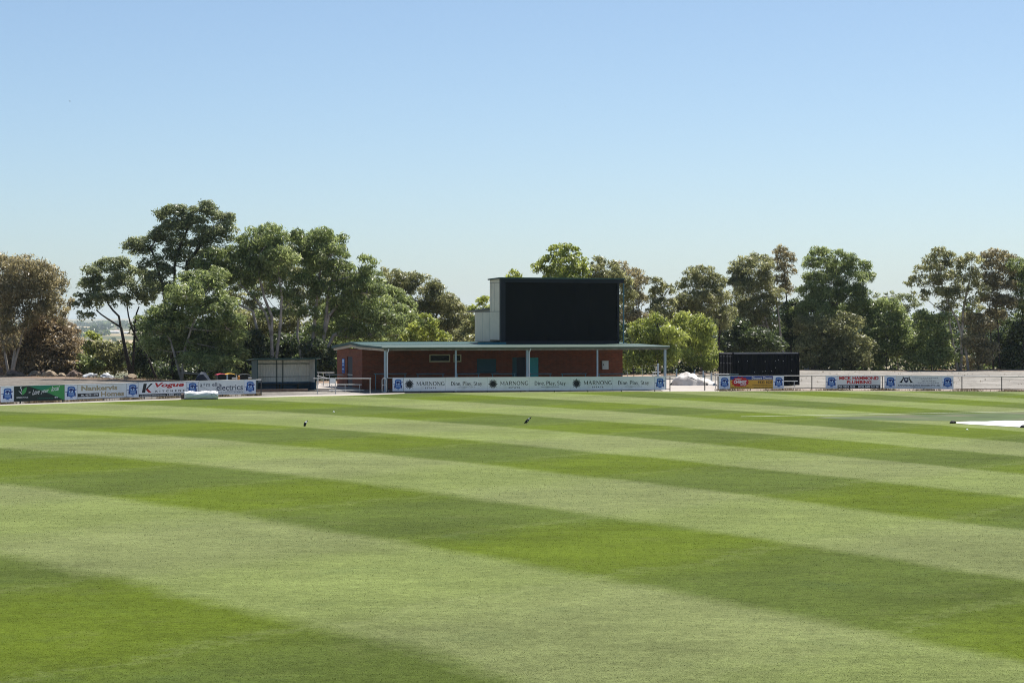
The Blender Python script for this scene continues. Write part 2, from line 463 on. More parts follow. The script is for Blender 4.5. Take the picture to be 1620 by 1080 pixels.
# ---- the oval, mown in crossing bands
def field_mat():
    m = bpy.data.materials.new('mown_turf')
    m.use_nodes = True
    nt = m.node_tree; L = nt.links
    b = nt.nodes['Principled BSDF']
    geo = nn(nt, 'ShaderNodeNewGeometry')
    sp = nn(nt, 'ShaderNodeSeparateXYZ')
    L.new(geo.outputs['Position'], sp.inputs[0])
    def mth(op, a, c=None, clamp=False):
        n = nn(nt, 'ShaderNodeMath', operation=op)
        n.use_clamp = clamp
        for i, s in enumerate((a, c)):
            if s is None: continue
            if isinstance(s, (int, float)): n.inputs[i].default_value = s
            else: L.new(s, n.inputs[i])
        return n.outputs[0]
    def noise(scale, detail=5.0, rough=0.6, sx=1.0, sy=1.0, rot=0.0):
        mpn = nn(nt, 'ShaderNodeMapping')
        mpn.inputs['Scale'].default_value = (sx, sy, 1)
        mpn.inputs['Rotation'].default_value = (0, 0, rot)
        L.new(geo.outputs['Position'], mpn.inputs['Vector'])
        n = nn(nt, 'ShaderNodeTexNoise', Scale=scale, Detail=detail, Roughness=rough)
        L.new(mpn.outputs[0], n.inputs['Vector'])
        return n.outputs['Fac']
    def rng(src, a, c, lo=0.0, hi=1.0):
        n = nn(nt, 'ShaderNodeMapRange')
        n.inputs['From Min'].default_value = a; n.inputs['From Max'].default_value = c
        n.inputs['To Min'].default_value = lo; n.inputs['To Max'].default_value = hi
        L.new(src, n.inputs['Value'])
        return n.outputs['Result']
    X = mth('MAXIMUM', sp.outputs['X'], -45.0)
    Y = sp.outputs['Y']
    wig = mth('MULTIPLY', mth('SUBTRACT', noise(0.25, 5.0), 0.5), 2.4)
    wig2 = mth('MULTIPLY', mth('SUBTRACT', noise(2.2, 6.0, 0.75), 0.5), 2.6)
    wig = mth('ADD', wig, wig2)
    v = mth('ADD', mth('ADD', Y, mth('MULTIPLY', X, 1.75)), mth('MULTIPLY', mth('MULTIPLY', X, X), 0.018))
    v = mth('ADD', v, wig)
    # triangle-free square wave with a short soft edge: sin -> steep clamp
    ph = mth('MULTIPLY', mth('SUBTRACT', v, 31.0), math.pi / 15.3)
    band = rng(mth('SINE', ph), -0.17, 0.17)              # 1 = light band
    w = mth('ADD', mth('SUBTRACT', Y, mth('MULTIPLY', X, 1.44)), mth('MULTIPLY', wig, 2.0))
    cross = rng(mth('SINE', mth('ADD', mth('MULTIPLY', w, 2 * math.pi / 27.0), -15.65)), -0.6, 0.6, 0.15, 0.9)
    def col(c):
        n = nn(nt, 'ShaderNodeRGB'); n.outputs[0].default_value = rgba(c); return n.outputs[0]
    def mix(fac, a, c, blend='MIX'):
        x = nn(nt, 'ShaderNodeMix', data_type='RGBA', blend_type=blend)
        if isinstance(fac, float): x.inputs['Factor'].default_value = fac
        else: L.new(fac, x.inputs['Factor'])
        L.new(a, x.inputs['A']); L.new(c, x.inputs['B'])
        return x.outputs['Result']
    dark = mix(rng(cross, 0.15, 0.9), col((0.074, 0.101, 0.021)), col((0.084, 0.116, 0.012)))
    light = mix(cross, col((0.1488, 0.1712, 0.0688)), col((0.1440, 0.1776, 0.0560)))
    base = mix(band, dark, light)
    # thin mower lines along the crossing direction
    line = rng(mth('SINE', mth('MULTIPLY', mth('ADD', w, 3.0), 2 * math.pi / 13.5)), 0.985, 1.0, 0.0, 0.35)
    base = mix(mth('MULTIPLY', line, 0.6), base, col((0.1920, 0.2160, 0.0960)))
    # patchy growth, fine blade grain, streaks lying along the mower's path
    p1 = rng(noise(0.16, 6.0, 0.65), 0.3, 0.7, 0.80, 1.20)
    p2 = rng(noise(1.1, 7.0, 0.75, 0.6, 1.0, 0.5), 0.3, 0.7, 0.80, 1.20)
    p3 = rng(noise(5.0, 6.0, 0.8), 0.3, 0.7, 0.66, 1.34)
    p4 = rng(noise(24.0, 4.0, 0.85), 0.3, 0.7, 0.60, 1.40)
    k = mth('MULTIPLY', mth('MULTIPLY', p1, p2), mth('MULTIPLY', p3, p4))
    base = mix(1.0, base, k, 'MULTIPLY')
    dry = rng(noise(0.55, 7.0, 0.7), 0.56, 0.76, 0.0, 0.30)
    base = mix(dry, base, col((0.1520, 0.1560, 0.0680)))
    blue = rng(noise(0.42, 6.0, 0.7, 1, 1, 1.1), 0.55, 0.75, 0.0, 0.2)
    base = mix(blue, base, col((0.0680, 0.1160, 0.0480)))
    L.new(base, b.inputs['Base Color'])
    b.inputs['Roughness'].default_value = 0.8
    b.inputs['Specular IOR Level'].default_value = 0.02
    bp = nn(nt, 'ShaderNodeBump', Strength=0.55, Distance=0.03)
    hgt = mth('ADD', noise(30.0, 4.0, 0.7), mth('MULTIPLY', noise(7.0, 3.0), 1.2))
    L.new(hgt, bp.inputs['Height'])
    L.new(bp.outputs['Normal'], b.inputs['Normal'])
    return m

def flat_sheet(name, pts, z, material):
    mb = MB()
    mb.add([(p[0], p[1], z) for p in pts], [tuple(range(len(pts)))])
    o = mb.build(name, material)
    return tag(o, kind='structure')

rim = [gp(px, py) for px, py in [(0, 641.2), (100, 637.8), (200, 634.6), (300, 631.6), (400, 628.6), (480, 626.8), (560, 625.2), (600, 624.0), (640, 622.2), (720, 621.0), (800, 620.2), (900, 619.6), (1000, 619.2), (1060, 619.0), (1150, 618.8), (1300, 618.3), (1450, 618.6), (1620, 619.2)]]
field_pts = [(-48, 118, 0), (-40, 126.5, 0)] + rim + [(46, 162, 0), (62, 148, 0), (76, 120, 0), (80, 85, 0), (72, 45, 0), (52, 12, 0), (22, -6, 0), (-22, -6, 0), (-46, 10, 0), (-60, 40, 0), (-62, 75, 0), (-56, 104, 0)]
TURF = field_mat()
field = flat_sheet('field', field_pts[::1], 0.0, TURF)
if field.data.polygons[0].normal.z < 0: field.data.flip_normals()

# concrete edge along the left and centre of the boundary
inner = rim[:11]
outer = [gp(px, py) for px, py in [(0, 639.6), (100, 636.4), (200, 633.2), (300, 630.2), (400, 627.2), (480, 624.6), (560, 622.6), (600, 621.9), (640, 621.0)]]
path = flat_sheet('concrete_path', [(-48, 118, 0), (-40, 126.5, 0)] + inner[:9] + outer[::-1] + [(-40.4, 128.6, 0), (-48.8, 119.6, 0)], -0.004, M['concrete_pale'])
if path.data.polygons[0].normal.z < 0: path.data.flip_normals()
pv = [gp(1050, 619.4), gp(1136, 619.2), gp(1150, 612), gp(1145, 600), (20.5, 215, 0), (13.5, 215, 0), gp(1040, 610), gp(1046, 617)]
drive = flat_sheet('driveway', pv, -0.008, M['concrete_pale'])
if drive.data.polygons[0].normal.z < 0: drive.data.flip_normals()

# the darker, drier square round the covered pitch, and the white line beyond it
def square_mat():
    m = mat('square_turf', (0.068, 0.098, 0.034), 0.85, 0.35, 0.5, spec=0.15, dirt=(0.13, 0.11, 0.075), dscale=0.22)
    return m
sq = flat_sheet('pitch_square', [gp(*p) for p in [(1285, 660.2), (1390, 657.3), (1500, 654.7), (1640, 651.2), (1800, 648.6), (1800, 664), (1640, 665.2), (1520, 665.9), (1420, 664.8), (1330, 663.0)]], 0.004, square_mat())
if sq.data.polygons[0].normal.z < 0: sq.data.flip_normals()
lp = [gp(1172, 658.8), gp(1290, 656.8), gp(1400, 655.0), gp(1500, 653.0), gp(1620, 650.6), gp(1760, 648.0)]
mb = MB()
for i in range(len(lp) - 1):
    a, c = lp[i], lp[i + 1]
    mb.add([(a.x, a.y - 0.10, 0.008), (c.x, c.y - 0.10, 0.008), (c.x, c.y + 0.10, 0.008), (a.x, a.y + 0.10, 0.008)], [(0, 1, 2, 3)])
tag(mb.build('white_line', M['line_white']), kind='structure')

# ---- far woods on the valley side, one mass nobody could count
def leaf_quads(centers, L, W, droop, rng, jitter=0.5, normals=None):
    """one narrow leaf spray per centre: 4 corners of a kite"""
    n = len(centers)
    d = rng.normal(size=(n, 3)); d[:, 2] = d[:, 2] * 0.6 - droop
    if normals is not None:
        nr = normals + rng.normal(size=(n, 3)) * .48
        nr /= np.linalg.norm(nr, axis=1, keepdims=True) + 1e-9
        d -= nr * np.sum(d * nr, axis=1, keepdims=True)
    d /= np.linalg.norm(d, axis=1, keepdims=True) + 1e-9
    r = rng.normal(size=(n, 3)) if normals is None else nr
    s = np.cross(d, r); s /= np.linalg.norm(s, axis=1, keepdims=True) + 1e-9
    l = L * (1 + jitter * (rng.random(n) - 0.5))[:, None]
    w = W * (1 + jitter * (rng.random(n) - 0.5))[:, None]
    c = centers
    p0 = c - d * l * 0.5; p2 = c + d * l * 0.5
    p1 = c - d * l * 0.08 + s * w * 0.5; p3 = c - d * l * 0.08 - s * w * 0.5
    co = np.stack([p0, p1, p2, p3], 1).reshape(-1, 3)
    q = np.arange(4 * n).reshape(n, 4)
    return co, q

def far_woods():
    rng = np.random.default_rng(5)
    cs, tn = [], []
    for k in range(1500):
        y = rng.uniform(4300, 9000) if k % 3 else rng.uniform(3000, 4800)
        x = rng.uniform(-2600, 2000)
        dens = math.sin(x / 190.0 + y / 520.0) + math.sin(x / 82.0 - y / 260.0) * 0.7
        if dens < 0.05 and k % 4: continue
        if 4650 < y < 5240 and -940 < x < -770: continue
        z = tz(x, y)
        h = rng.uniform(9, 19); r = rng.uniform(9, 26)
        n = 60
        u = rng.normal(size=(n, 3)); u /= np.linalg.norm(u, axis=1, keepdims=True)
        u *= rng.random((n, 1)) ** 0.33
        cs.append(u * [r, r, h * 0.55] + [x, y, z + h * 0.45]); tn.append(np.full(n, rng.random()))
    c = np.concatenate(cs); t = np.concatenate(tn)
    co, q = leaf_quads(c, 9.0, 7.0, 0.2, rng)
    me = np_mesh('far_woods', co, q, [LM['dark']])
    a = me.attributes.new('tint', 'FLOAT', 'FACE'); a.data.foreach_set('value', t.astype(np.float32))
    o = bpy.data.objects.new('far_woods', me); COL.objects.link(o)
    tag(o, kind='stuff')
far_woods()

# far sheds and houses in the haze of the valley
far_list = [
    ('warehouse', 'long white shed roof in the hazy valley seen through the tree gap', 173, 188, 523.4, 525.4, 4900, 'white'),
    ('far_house', 'small white house left of the long white shed in the valley', 164, 168, 523.6, 525.6, 4920, 'white'),
    ('far_house', 'tiny white house farthest left in the hazy valley', 153, 157, 523.6, 525.4, 4940, 'white'),
    ('far_house', 'pale house with reddish roof above the dark wood in the valley', 147, 151, 520.4, 522.6, 5400, 'red'),
    ('far_house', 'pale reddish-roofed house just above the long white shed', 181, 187, 520.8, 522.8, 5800, 'red'),
    ('far_house', 'white house right of the long shed beside the tree fork', 196, 203, 524.6, 526.6, 4800, 'white'),
]
for nm, lab, x0, x1, y0, y1, Y, kind in far_list:
    p = at((x0 + x1) / 2, y1, Y); w = (x1 - x0) * Y / F; h = (y1 - y0) * Y / F
    g = tz(p.x, Y)
    zb = min(g, p.z) - 0.4
    t = thing(nm, lab, 'shed' if nm == 'warehouse' else 'house', (p.x, Y, zb), 0, 'buildings far off in the valley')
    hh = p.z - zb + h * 0.45
    MB().box(-w / 2, w / 2, 0, 18, 0, hh).build('wall', M['shed_far'], t)
    rf = MB()
    rf.add([(-w / 2 - .3, -.4, hh), (w / 2 + .3, -.4, hh), (w / 2 + .3, 9, hh + h * .55), (-w / 2 - .3, 9, hh + h * .55), (-w / 2 - .3, 18.4, hh), (w / 2 + .3, 18.4, hh)],
           [(0, 1, 2, 3), (3, 2, 5, 4), (0, 3, 4), (1, 5, 2)])
    rf.build('roof', M['shed_far'] if kind == 'white' else M['shed_far_red'], t)

# ---- short grass blades standing on the oval, thinning with distance
def turf_blades():
    rng = np.random.default_rng(21)
    n = 700000
    px = rng.uniform(-260, 1880, n); py = 1130 - (1130 - 690) * rng.random(n) ** 1.35
    Y = F * CH / (py - HZ); X = (px - CX) * Y / F
    keep = Y < np.interp(px, [-300, 0, 400, 800, 1900], [120, 134, 149, 163, 163])
    X, Y = X[keep], Y[keep]; n = len(X)
    k = np.clip(Y / 45, .8, 1.5)
    h = rng.uniform(.010, .026, n) * k; wd = rng.uniform(.004, .008, n) * k
    a = rng.uniform(0, 2 * np.pi, n); lean = rng.uniform(.95, 1.48, n)
    d = np.stack([np.cos(a) * np.sin(lean), np.sin(a) * np.sin(lean), np.cos(lean)], 1) * h[:, None]
    b = a + np.pi / 2 + rng.normal(size=n) * .25
    s_ = np.stack([np.cos(b), np.sin(b), np.zeros(n)], 1) * wd[:, None]
    c = np.stack([X, Y, np.full(n, .001)], 1)
    co = np.stack([c - s_, c + s_, c + d], 1).reshape(-1, 3)
    me = np_mesh('grass', co, np.arange(3 * n).reshape(n, 3), [TURF])
    o = bpy.data.objects.new('grass', me); COL.objects.link(o)
    tag(o, kind='stuff')
turf_blades()

# ---- dry grass along the gravel edges and the foot of the fence
def dry_grass():
    rng = np.random.default_rng(31)
    P = []
    x = rng.uniform(-62, 66, 5200); P.append(np.stack([x, edge_y(x) + rng.normal(size=5200) * 2.2 - .5], 1))
    x = rng.uniform(14, 64, 350); P.append(np.stack([x, rng.uniform(171, 240, 350)], 1))
    u = rng.uniform(-60, 413, 2600); yy = np.interp(u, [-60, 0, 100, 230, 352, 413], [136.5, 139.6, 143.9, 150, 155.6, 157.6]) + np.abs(rng.normal(size=2600)) * .5 + .05
    P.append(np.stack([(u - CX) * yy / F, yy], 1))
    u = rng.uniform(1132, 1700, 1800); yy = np.interp(u, [1132, 1250, 1400, 1520, 1640, 1720], [168.6, 170.3, 170.1, 168.5, 166.6, 165.2]) + rng.normal(size=1800) * .5
    P.append(np.stack([(u - CX) * yy / F, yy], 1))
    c = np.concatenate(P); c = np.repeat(c, 5, 0) + rng.normal(size=(len(c) * 5, 2)) * .07
    keep = (np.sin(c[:, 0] * 1.7 + np.sin(c[:, 1] * .8) * 2) + rng.normal(size=len(c)) * .6) > .25
    c = c[keep]; n = len(c)
    z = terrain_z(c[:, 0], c[:, 1])
    b = np.stack([c[:, 0], c[:, 1], z], 1)
    a = rng.uniform(0, 2 * np.pi, n); le = rng.uniform(.1, .8, n); h = rng.uniform(.06, .24, n)
    d = np.stack([np.cos(a) * np.sin(le), np.sin(a) * np.sin(le), np.cos(le)], 1) * h[:, None]
    s_ = np.stack([-np.sin(a), np.cos(a), np.zeros(n)], 1) * .02
    co = np.stack([b - s_, b + s_, b + d], 1).reshape(-1, 3)
    me = np_mesh('dry_grass', co, np.arange(3 * n).reshape(n, 3), [mat('dry_straw', (0.30, 0.23, 0.13), 0.9, 0.35, 0.8)])
    o = bpy.data.objects.new('dry_grass', me); COL.objects.link(o); tag(o, kind='stuff')
dry_grass()
# ------------------------------------------------------------------ pavilion
TH = math.atan2(7.5, 20.81)
P0 = (-9.17, 163.5)
DX, DY = math.cos(TH), math.sin(TH)
def s_at(px, t):
    k = (px - CX) / F
    return (k * (P0[1] + t * DX) - P0[0] + t * DY) / (DX - k * DY)
def y_of(s, t): return P0[1] + s * DY + t * DX
def t_at(px, s):
    k = (px - CX) / F
    return (k * (P0[1] + s * DY) - P0[0] - s * DX) / (-DY - k * DX)
def z_at(py, s, t): return CH - (py - HZ) * y_of(s, t) / F

def wall_x(mb, s0, s1, t0, t1, z0, z1, openings, along='x'):
    """a wall with real openings: list of (a0, a1, zb, zt)"""
    def bx(a0, a1, za, zb):
        if a1 - a0 < 1e-4 or zb - za < 1e-4: return
        if along == 'x': mb.box(a0, a1, t0, t1, za, zb)
        else: mb.box(t0, t1, a0, a1, za, zb)
    cur = s0
    for a0, a1, zb, zt in sorted(openings):
        bx(cur, a0, z0, z1)
        bx(a0, a1, z0, zb); bx(a0, a1, zt, z1)
        cur = a1
    bx(cur, s1, z0, z1)

pav = thing('sports_pavilion', 'low red brick sports pavilion with green roof and deep front veranda', 'pavilion', (P0[0], P0[1], 0), TH)
TW = 6.1
S0, S1 = 0.1, s_at(985, TW)
TB = 13.1
ops = []
def op(px0, px1, py0, py1, t=TW):
    a0, a1 = s_at(px0, t), s_at(px1, t)
    sm = (a0 + a1) / 2
    return (a0, a1, z_at(py1, sm, t), z_at(py0, sm, t))
w1 = op(679, 712, 560.3, 572.6); w2 = op(717, 729.6, 560.3, 572.6)
hatch = op(754.5, 785, 567.5, 588.5)
rec = list(op(810.5, 832, 565, 610)); rec[2] = 0.06
dr = list(op(836.5, 852, 565.5, 610)); dr[2] = 0.06
wall = MB()
wall_x(wall, S0, S1, TW, TW + 0.22, 0, 3.3, [w1, w2, hatch, tuple(rec), tuple(dr)])
d0, d1 = 8.75, 10.25
dt = 2.45
wall_x(wall, TW + 0.22, TB, S0, S0 + 0.22, 0, 3.05, [(d0, d1, 0.06, dt)], along='y')
wall_x(wall, TW + 0.22, TB, S1 - 0.22, S1, 0, 3.05, [], along='y')
wall_x(wall, S0 + 0.22, S1 - 0.22, TB - 0.22, TB, 0, 3.05, [])
wall.build('wall', M['brick'], pav)
MB().box(S0 - 0.1, S1 + 1.0, 0.35, TW, -0.02, 0.055).build('veranda_floor', M['slab'], pav)
for (a0, a1, zb, zt) in (w1, w2):
    f = MB(); e = 0.09
    f.box(a0, a1, TW - .04, TW + .05, zb, zb + e); f.box(a0, a1, TW - .04, TW + .05, zt - e, zt)
    f.box(a0, a0 + e, TW - .04, TW + .05, zb + e, zt - e); f.box(a1 - e, a1, TW - .04, TW + .05, zb + e, zt - e)
    wo = f.build('window', M['window_frame'], pav)
    g = MB(); g.box(a0 + e, a1 - e, TW + .01, TW + .025, zb + e, zt - e); g.build('pane', M['glass'], wo)
a0, a1, zb, zt = hatch
f = MB(); f.box(a0, a1, TW + .06, TW + .1, zb, zt)
k = zb + .12
while k < zt - .05:
    f.box(a0, a1, TW + .045, TW + .06, k, k + .09); k += .14
sh = f.build('serving_shutter', M['teal_dark'], pav)
MB().box(a0 - .1, a1 + .1, TW - .28, TW, zb - .06, zb).build('counter', M['teal_dark'], sh)
a0, a1, zb, zt = rec
MB().box(a0, a0 + (a1 - a0) * .36, TW + .14, TW + .18, zb, zt).build('door', M['teal_dark'], pav)
dd = MB().box(a0 + (a1 - a0) * .36, a1, TW + .15, TW + .19, zb, zt).build('door', M['door_navy'], pav)
a0, a1, zb, zt = dr
dd = MB().box(a0, a1, TW + .03, TW + .08, zb, zt).build('door', M['teal_door'], pav)
dd['label'] = 'bright teal door'
MB().tube([(a0 + .12, TW - .02, 1.05), (a0 + .12, TW - .02, 1.2)], .018).build('handle', M['galv'], dd)
dd = MB().box(S0 + .05, S0 + .1, d0, d1, .06, dt).build('door', M['door_navy'], pav)
hm = MB(); hm.box(S0 + .02, S0 + .05, d0 + .05, d1 - .05, 1.05, 1.12); hm.build('handle', M['galv'], dd)
a0, a1, zb, zt = op(952, 961.5, 570.5, 584)
mbx = MB().box(a0, a1, TW - .16, TW, zb, zt).build('meter_box', M['meter_box'], pav)
MB().box(a0 + .05, a0 + .11, TW - .175, TW - .16, zb + .3, zb + .42).build('latch', M['pipe'], mbx)

# sign beside the side door, standing proud of the brick
t0, t1 = t_at(541.6, S0), t_at(545.4, S0)
sg = MB()
sg.box(S0 - .03, S0, t1, t0, 1.18, 2.28); sg.box(S0 - .034, S0 - .03, t1 + .05, t0 - .05, 1.95, 2.22, 1)
for i in range(4):
    sg.box(S0 - .034, S0 - .03, t1 + .09, t0 - .09, 1.28 + i * .16, 1.36 + i * .16, 1 if i % 2 else 2)
sg.build('door_sign', [M['crest_blue'], M['crest_pale'], M['crest_navy']], pav)['label'] = 'tall narrow blue and white sign'

# main roof: shallow gable, ridge along the building
ZR, ZE, ZB = 3.57, 3.42, 3.22
r = MB()
TR = 8.3
def slope(mb, s0, s1, ta, za, tb, zb_, th=0.05, mi=0, n=1):
    mb.add([(s0, ta, za), (s1, ta, za), (s1, tb, zb_), (s0, tb, zb_), (s0, ta, za - th), (s1, ta, za - th), (s1, tb, zb_ - th), (s0, tb, zb_ - th)],
           [(0, 1, 2, 3), (7, 6, 5, 4), (0, 4, 5, 1), (1, 5, 6, 2), (2, 6, 7, 3), (3, 7, 4, 0)], mi)
slope(r, -0.12, S1 + .25, 5.95, ZE, TR, ZR)
slope(r, -0.12, S1 + .25, TR, ZR, 13.5, ZB)
r.box(-0.12, S1 + .25, TR - .12, TR + .12, ZR + .003, ZR + .03)
roof = r.build('roof', M['roof_dark'], pav)
b = MB()   # barge capping up the left and right ends
for sx in (-0.22, S1 + .25):
    b.box(sx, sx + .10, TR, 13.62, ZR - .19, ZR + .02, z0b=ZB - .19, z1b=ZB + .02)
    b.box(sx, sx + .10, 5.95, TR, ZE - .19, ZE + .02, z0b=ZR - .19, z1b=ZR + .02)
    b.build('barge_cap', M['roof_dark'], pav); b = MB()
fa = MB()
fa.box(-0.08, S0, TR, 13.45, ZR - .38, ZR - .19, z0b=ZB - .33, z1b=ZB - .16)
fa.box(-0.08, S0, 6.1, TR, ZE - .38, ZE - .17, z0b=ZR - .38, z1b=ZR - .19)
fa.box(-0.08, S0, -0.05, 6.1, 2.98, 3.14, z0b=3.04, z1b=3.24)
fa.build('fascia', M['fascia'], pav)
# veranda roof: corrugated sheet
v = MB()
SE = 22.2
n = 440
for i in range(n + 1):
    s = -0.2 + (SE + .2) * i / n
    h = .014 * math.cos(i * math.pi * 0.5 + .4)
    v.v += [(s, -0.12, 3.275 + h), (s, 6.0, 3.385 + h)]
for i in range(n):
    v.f.append((2 * i, 2 * i + 2, 2 * i + 3, 2 * i + 1)); v.mi.append(0)
vr = v.build('veranda_roof', M['roof_green'], pav)
g = MB()
g.tube([(-0.26, -0.2, 3.205), (SE + .06, -0.2, 3.205)], .075, 10)
g.box(-0.26, SE + .06, -0.13, -0.10, 3.12, 3.262)
g.build('gutter', M['roof_green'], vr)
e = MB()
e.box(-0.05, SE - .02, -0.08, 0.05, 3.0, 3.115)
for i in range(12):
    s = 0.3 + i * 1.95
    e.box(s, s + .07, .05, 6.05, 3.10, 3.235, z0b=3.2, z1b=3.34)
for t in (1.6, 3.1, 4.6):
    e.box(-.05, SE - .02, t, t + .06, 3.255 - .0 + (t) * .0165 - .02, 3.262 + (t) * .0165)
e.build('eave_beam', M['eave_timber'], vr)
bc = MB()
bc.box(-0.26, -0.12, -0.1, 6.0, 3.14, 3.29, z0b=3.24, z1b=3.40)
bc.build('barge_cap', M['roof_dark'], vr); bc = MB()
bc.box(SE, SE + .06, -0.1, 6.0, 3.20, 3.29, z0b=3.31, z1b=3.40)
bc.build('barge_cap', M['roof_dark'], vr)
for i, px in enumerate((609.5, 721, 834, 945, 1052)):
    s = s_at(px, 0.05)
    w = .055 if i in (1, 3) else .08
    MB().box(s - w, s + w, 0.05 - w, 0.05 + w, 0, 3.0).build('veranda_post', M['post_blue'], pav)
for px, off in ((609.5, .13), (834, .12)):
    s = s_at(px, 0.05) + off
    MB().tube([(s + .06, -.2, 3.13), (s + .03, -.13, 2.95), (s, -.06, 2.86), (s, -.06, .25), (s + .04, -.12, .06)], .045, 8).build('downpipe', M['downpipe'], pav)

# ------------------------------------------------------------------ screen tower
TT = 6.02
U0, U1 = s_at(793, TT), s_at(986.5, TT)
tower = thing('scoreboard_tower', 'tall cream tower carrying a big black scoreboard screen above the pavilion roof', 'scoreboard', (P0[0] + U0 * DX - TT * DY, P0[1] + U0 * DY + TT * DX, 0), TH)
Wt = U1 - U0
ZT = 8.42; ZL = 3.41
A = MB()
A.box(0, .12, .35, 2.64, ZL + .3, ZT - .04); A.box(.12, Wt, 2.5, 2.64, ZL + .3, ZT - .04); A.box(Wt - .1, Wt, .9, 2.5, ZL + .3, ZT - .04)
tw = A.build('wall', M['cream'], tower)
J = MB()
J.box(-.012, 0, .36, 2.64, 5.86, 5.90); J.box(-.012, 0, 1.45, 1.48, 5.90, 8.05); J.box(-.012, 0, 2.3, 2.33, 5.9, 8.05); J.box(-.012, 0, .36, 2.64, 8.05, 8.08); J.box(-.012, 0, 2.60, 2.63, ZL + .3, 5.86)
J.build('panel_joint', M['cream_dark'], tw)
fr = MB()
fr.box(-.02, .34, 0, .35, ZL, ZT - .33); fr.box(-.02, Wt + .02, -.02, .35, ZT - .33, ZT - .05)
fr.box(.34, Wt - .42, 0.02, .35, ZL, ZL + .22)
fr.box(Wt - .50, Wt - .34, .02, .35, ZL, ZT - .33)
fr.build('screen_frame', M['frame_navy'], tower)
sc = MB(); sc.box(.34, Wt - .50, .12, .35, ZL + .22, ZT - .33)
scr = sc.build('screen', M['screen'], tower)
sj = MB()
for i in range(1, 8):
    x = .34 + (Wt - .84) * i / 8
    sj.box(x - .003, x + .003, .116, .12, ZL + .22, ZT - .33)
for i in range(1, 4):
    z = ZL + .22 + (ZT - ZL - .55) * i / 4
    sj.box(.34, Wt - .5, .117, .12, z - .003, z + .003)
sj.build('module_seam', M['screen'], scr)
rv = MB()
for i in range(5):
    z = ZL + .3 + i * .92
    rv.box(Wt - .34, Wt - .12, .55, .62, z, z + .86)
rv.build('side_louvre', M['cream'], tower)
MB().tube([(Wt + .04, .1, ZL), (Wt + .04, .1, ZT - .35)], .06, 8).build('corner_post', M['teal_pipe'], tower)
MB().box(-.14, Wt + .1, -.06, 2.74, ZT - .05, ZT + .05, z0b=ZT - .12, z1b=ZT - .02).build('roof', M['roof_dark'], tower)
MB().box(-1.9, .3, -.28, -.03, ZL - .02, ZL + .13).build('flashing', M['teal_steel'], tower)
an = MB(); an.box(.0, 4.6, 2.64, 6.2, 3.3, 5.84); annex = an.build('rear_room', M['cream'], tower)
ja = MB(); ja.box(-.01, 0, 4.4, 4.42, 3.3, 5.8); ja.build('panel_joint', M['cream_dark'], annex)
ra = MB(); ra.box(-.12, 4.75, 2.66, 7.9, 6.08, 6.17, z0b=5.86, z1b=5.95)
ra.build('roof', M['eave_timber'], annex)
rb = MB(); rb.box(.02, 4.5, 2.66, 6.2, 5.842, 6.07, z0b=5.842, z1b=5.93); rb.build('gable', M['cream_dark'], annex)

# ------------------------------------------------------------------ leaning rails under the veranda
rail_px = [(593, 642), (660, 702), (722.5, 758), (778, 815.5), (838.5, 871.5), (888.5, 927.5), (947.5, 985)]
rail_lab = ['at the open left end of the veranda beside the first post', 'under the cream framed windows', 'right of the second veranda post', 'below the dark serving shutter',
            'in front of the bright teal door', 'left of the fourth veranda post', 'below the grey meter box']
for (a, b), lab in zip(rail_px, rail_lab):
    T = 2.6
    sa, sb = s_at(a, T), s_at(b, T)
    y = y_of((sa + sb) / 2, T)
    ztop = CH - (591.0 - HZ) * y / F
    t = thing('leaning_rail', 'thin teal rail ' + lab, 'rail', (P0[0] + sa * DX - T * DY, P0[1] + sa * DY + T * DX, 0.055), TH, 'teal leaning rails under the veranda')
    L = sb - sa; zt = ztop - .055
    MB().tube([(-.06, 0, zt), (L + .06, 0, zt)], .035, 8).build('top_rail', M['teal_pipe'], t)
    for x in (.06, L - .06):
        MB().tube([(x, 0, 0), (x, 0, zt)], .03, 8).build('leg', M['teal_pipe'], t)

# ------------------------------------------------------------------ team shelter
b0 = gp(407, 618.6)
t = thing('team_shelter', 'open-fronted cream and green steel team shelter left of the pavilion', 'shelter', (b0.x, b0.y, 0), TH)
yb = b0.y
Wd = 4.45; Dp = 1.75; Hh = CH - (567.5 - HZ) * yb / F
wl = MB()
def corr(mb, s0, s1, tt, z0, z1, pitch=.2, along='x'):
    nst = int((s1 - s0) / (pitch / 4))
    base = len(mb.v)
    for i in range(nst + 1):
        s = s0 + (s1 - s0) * i / nst
        h = .018 if (i % 4) in (0, 1) else 0
        p = (s, tt - h) if along == 'x' else (tt - h, s)
        mb.v += [(p[0], p[1], z0), (p[0], p[1], z1)]
    for i in range(nst):
        mb.f.append((base + 2 * i, base + 2 * i + 2, base + 2 * i + 3, base + 2 * i + 1)); mb.mi.append(0)
corr(wl, .06, Wd - .06, Dp, .62, Hh - .05)
corr(wl, .06, Dp, Wd - .06, .62, Hh - .05, along='y')
bw = wl.build('lining', M['shed_wall'], t)
lo = MB(); lo.box(.06, Wd - .06, Dp - .02, Dp + .03, 0.0, .62); lo.box(Wd - .07, Wd - .03, .06, Dp - .02, 0, .62); lo.build('lower_lining', M['shed_band'], t)
o_ = MB(); o_.box(0, .05, 0, Dp + .06, 0, Hh - .02); o_.box(.05, Wd, Dp + .03, Dp + .07, 0, Hh - .02); o_.box(Wd - .03, Wd + .03, 0, Dp + .03, 0, Hh - .02)
o_.build('outer_wall', M['shed_green'], t)
rf = MB(); rf.box(-.3, Wd + .3, -.35, Dp + .2, Hh - .02, Hh + .05, z0b=Hh - .14, z1b=Hh - .07); rf.build('roof', M['roof_dark'], t)
ft = MB()
for x in (1.86, 2.32): ft.box(x, x + .05, Dp - .1, Dp - .03, 0, Hh - .12)
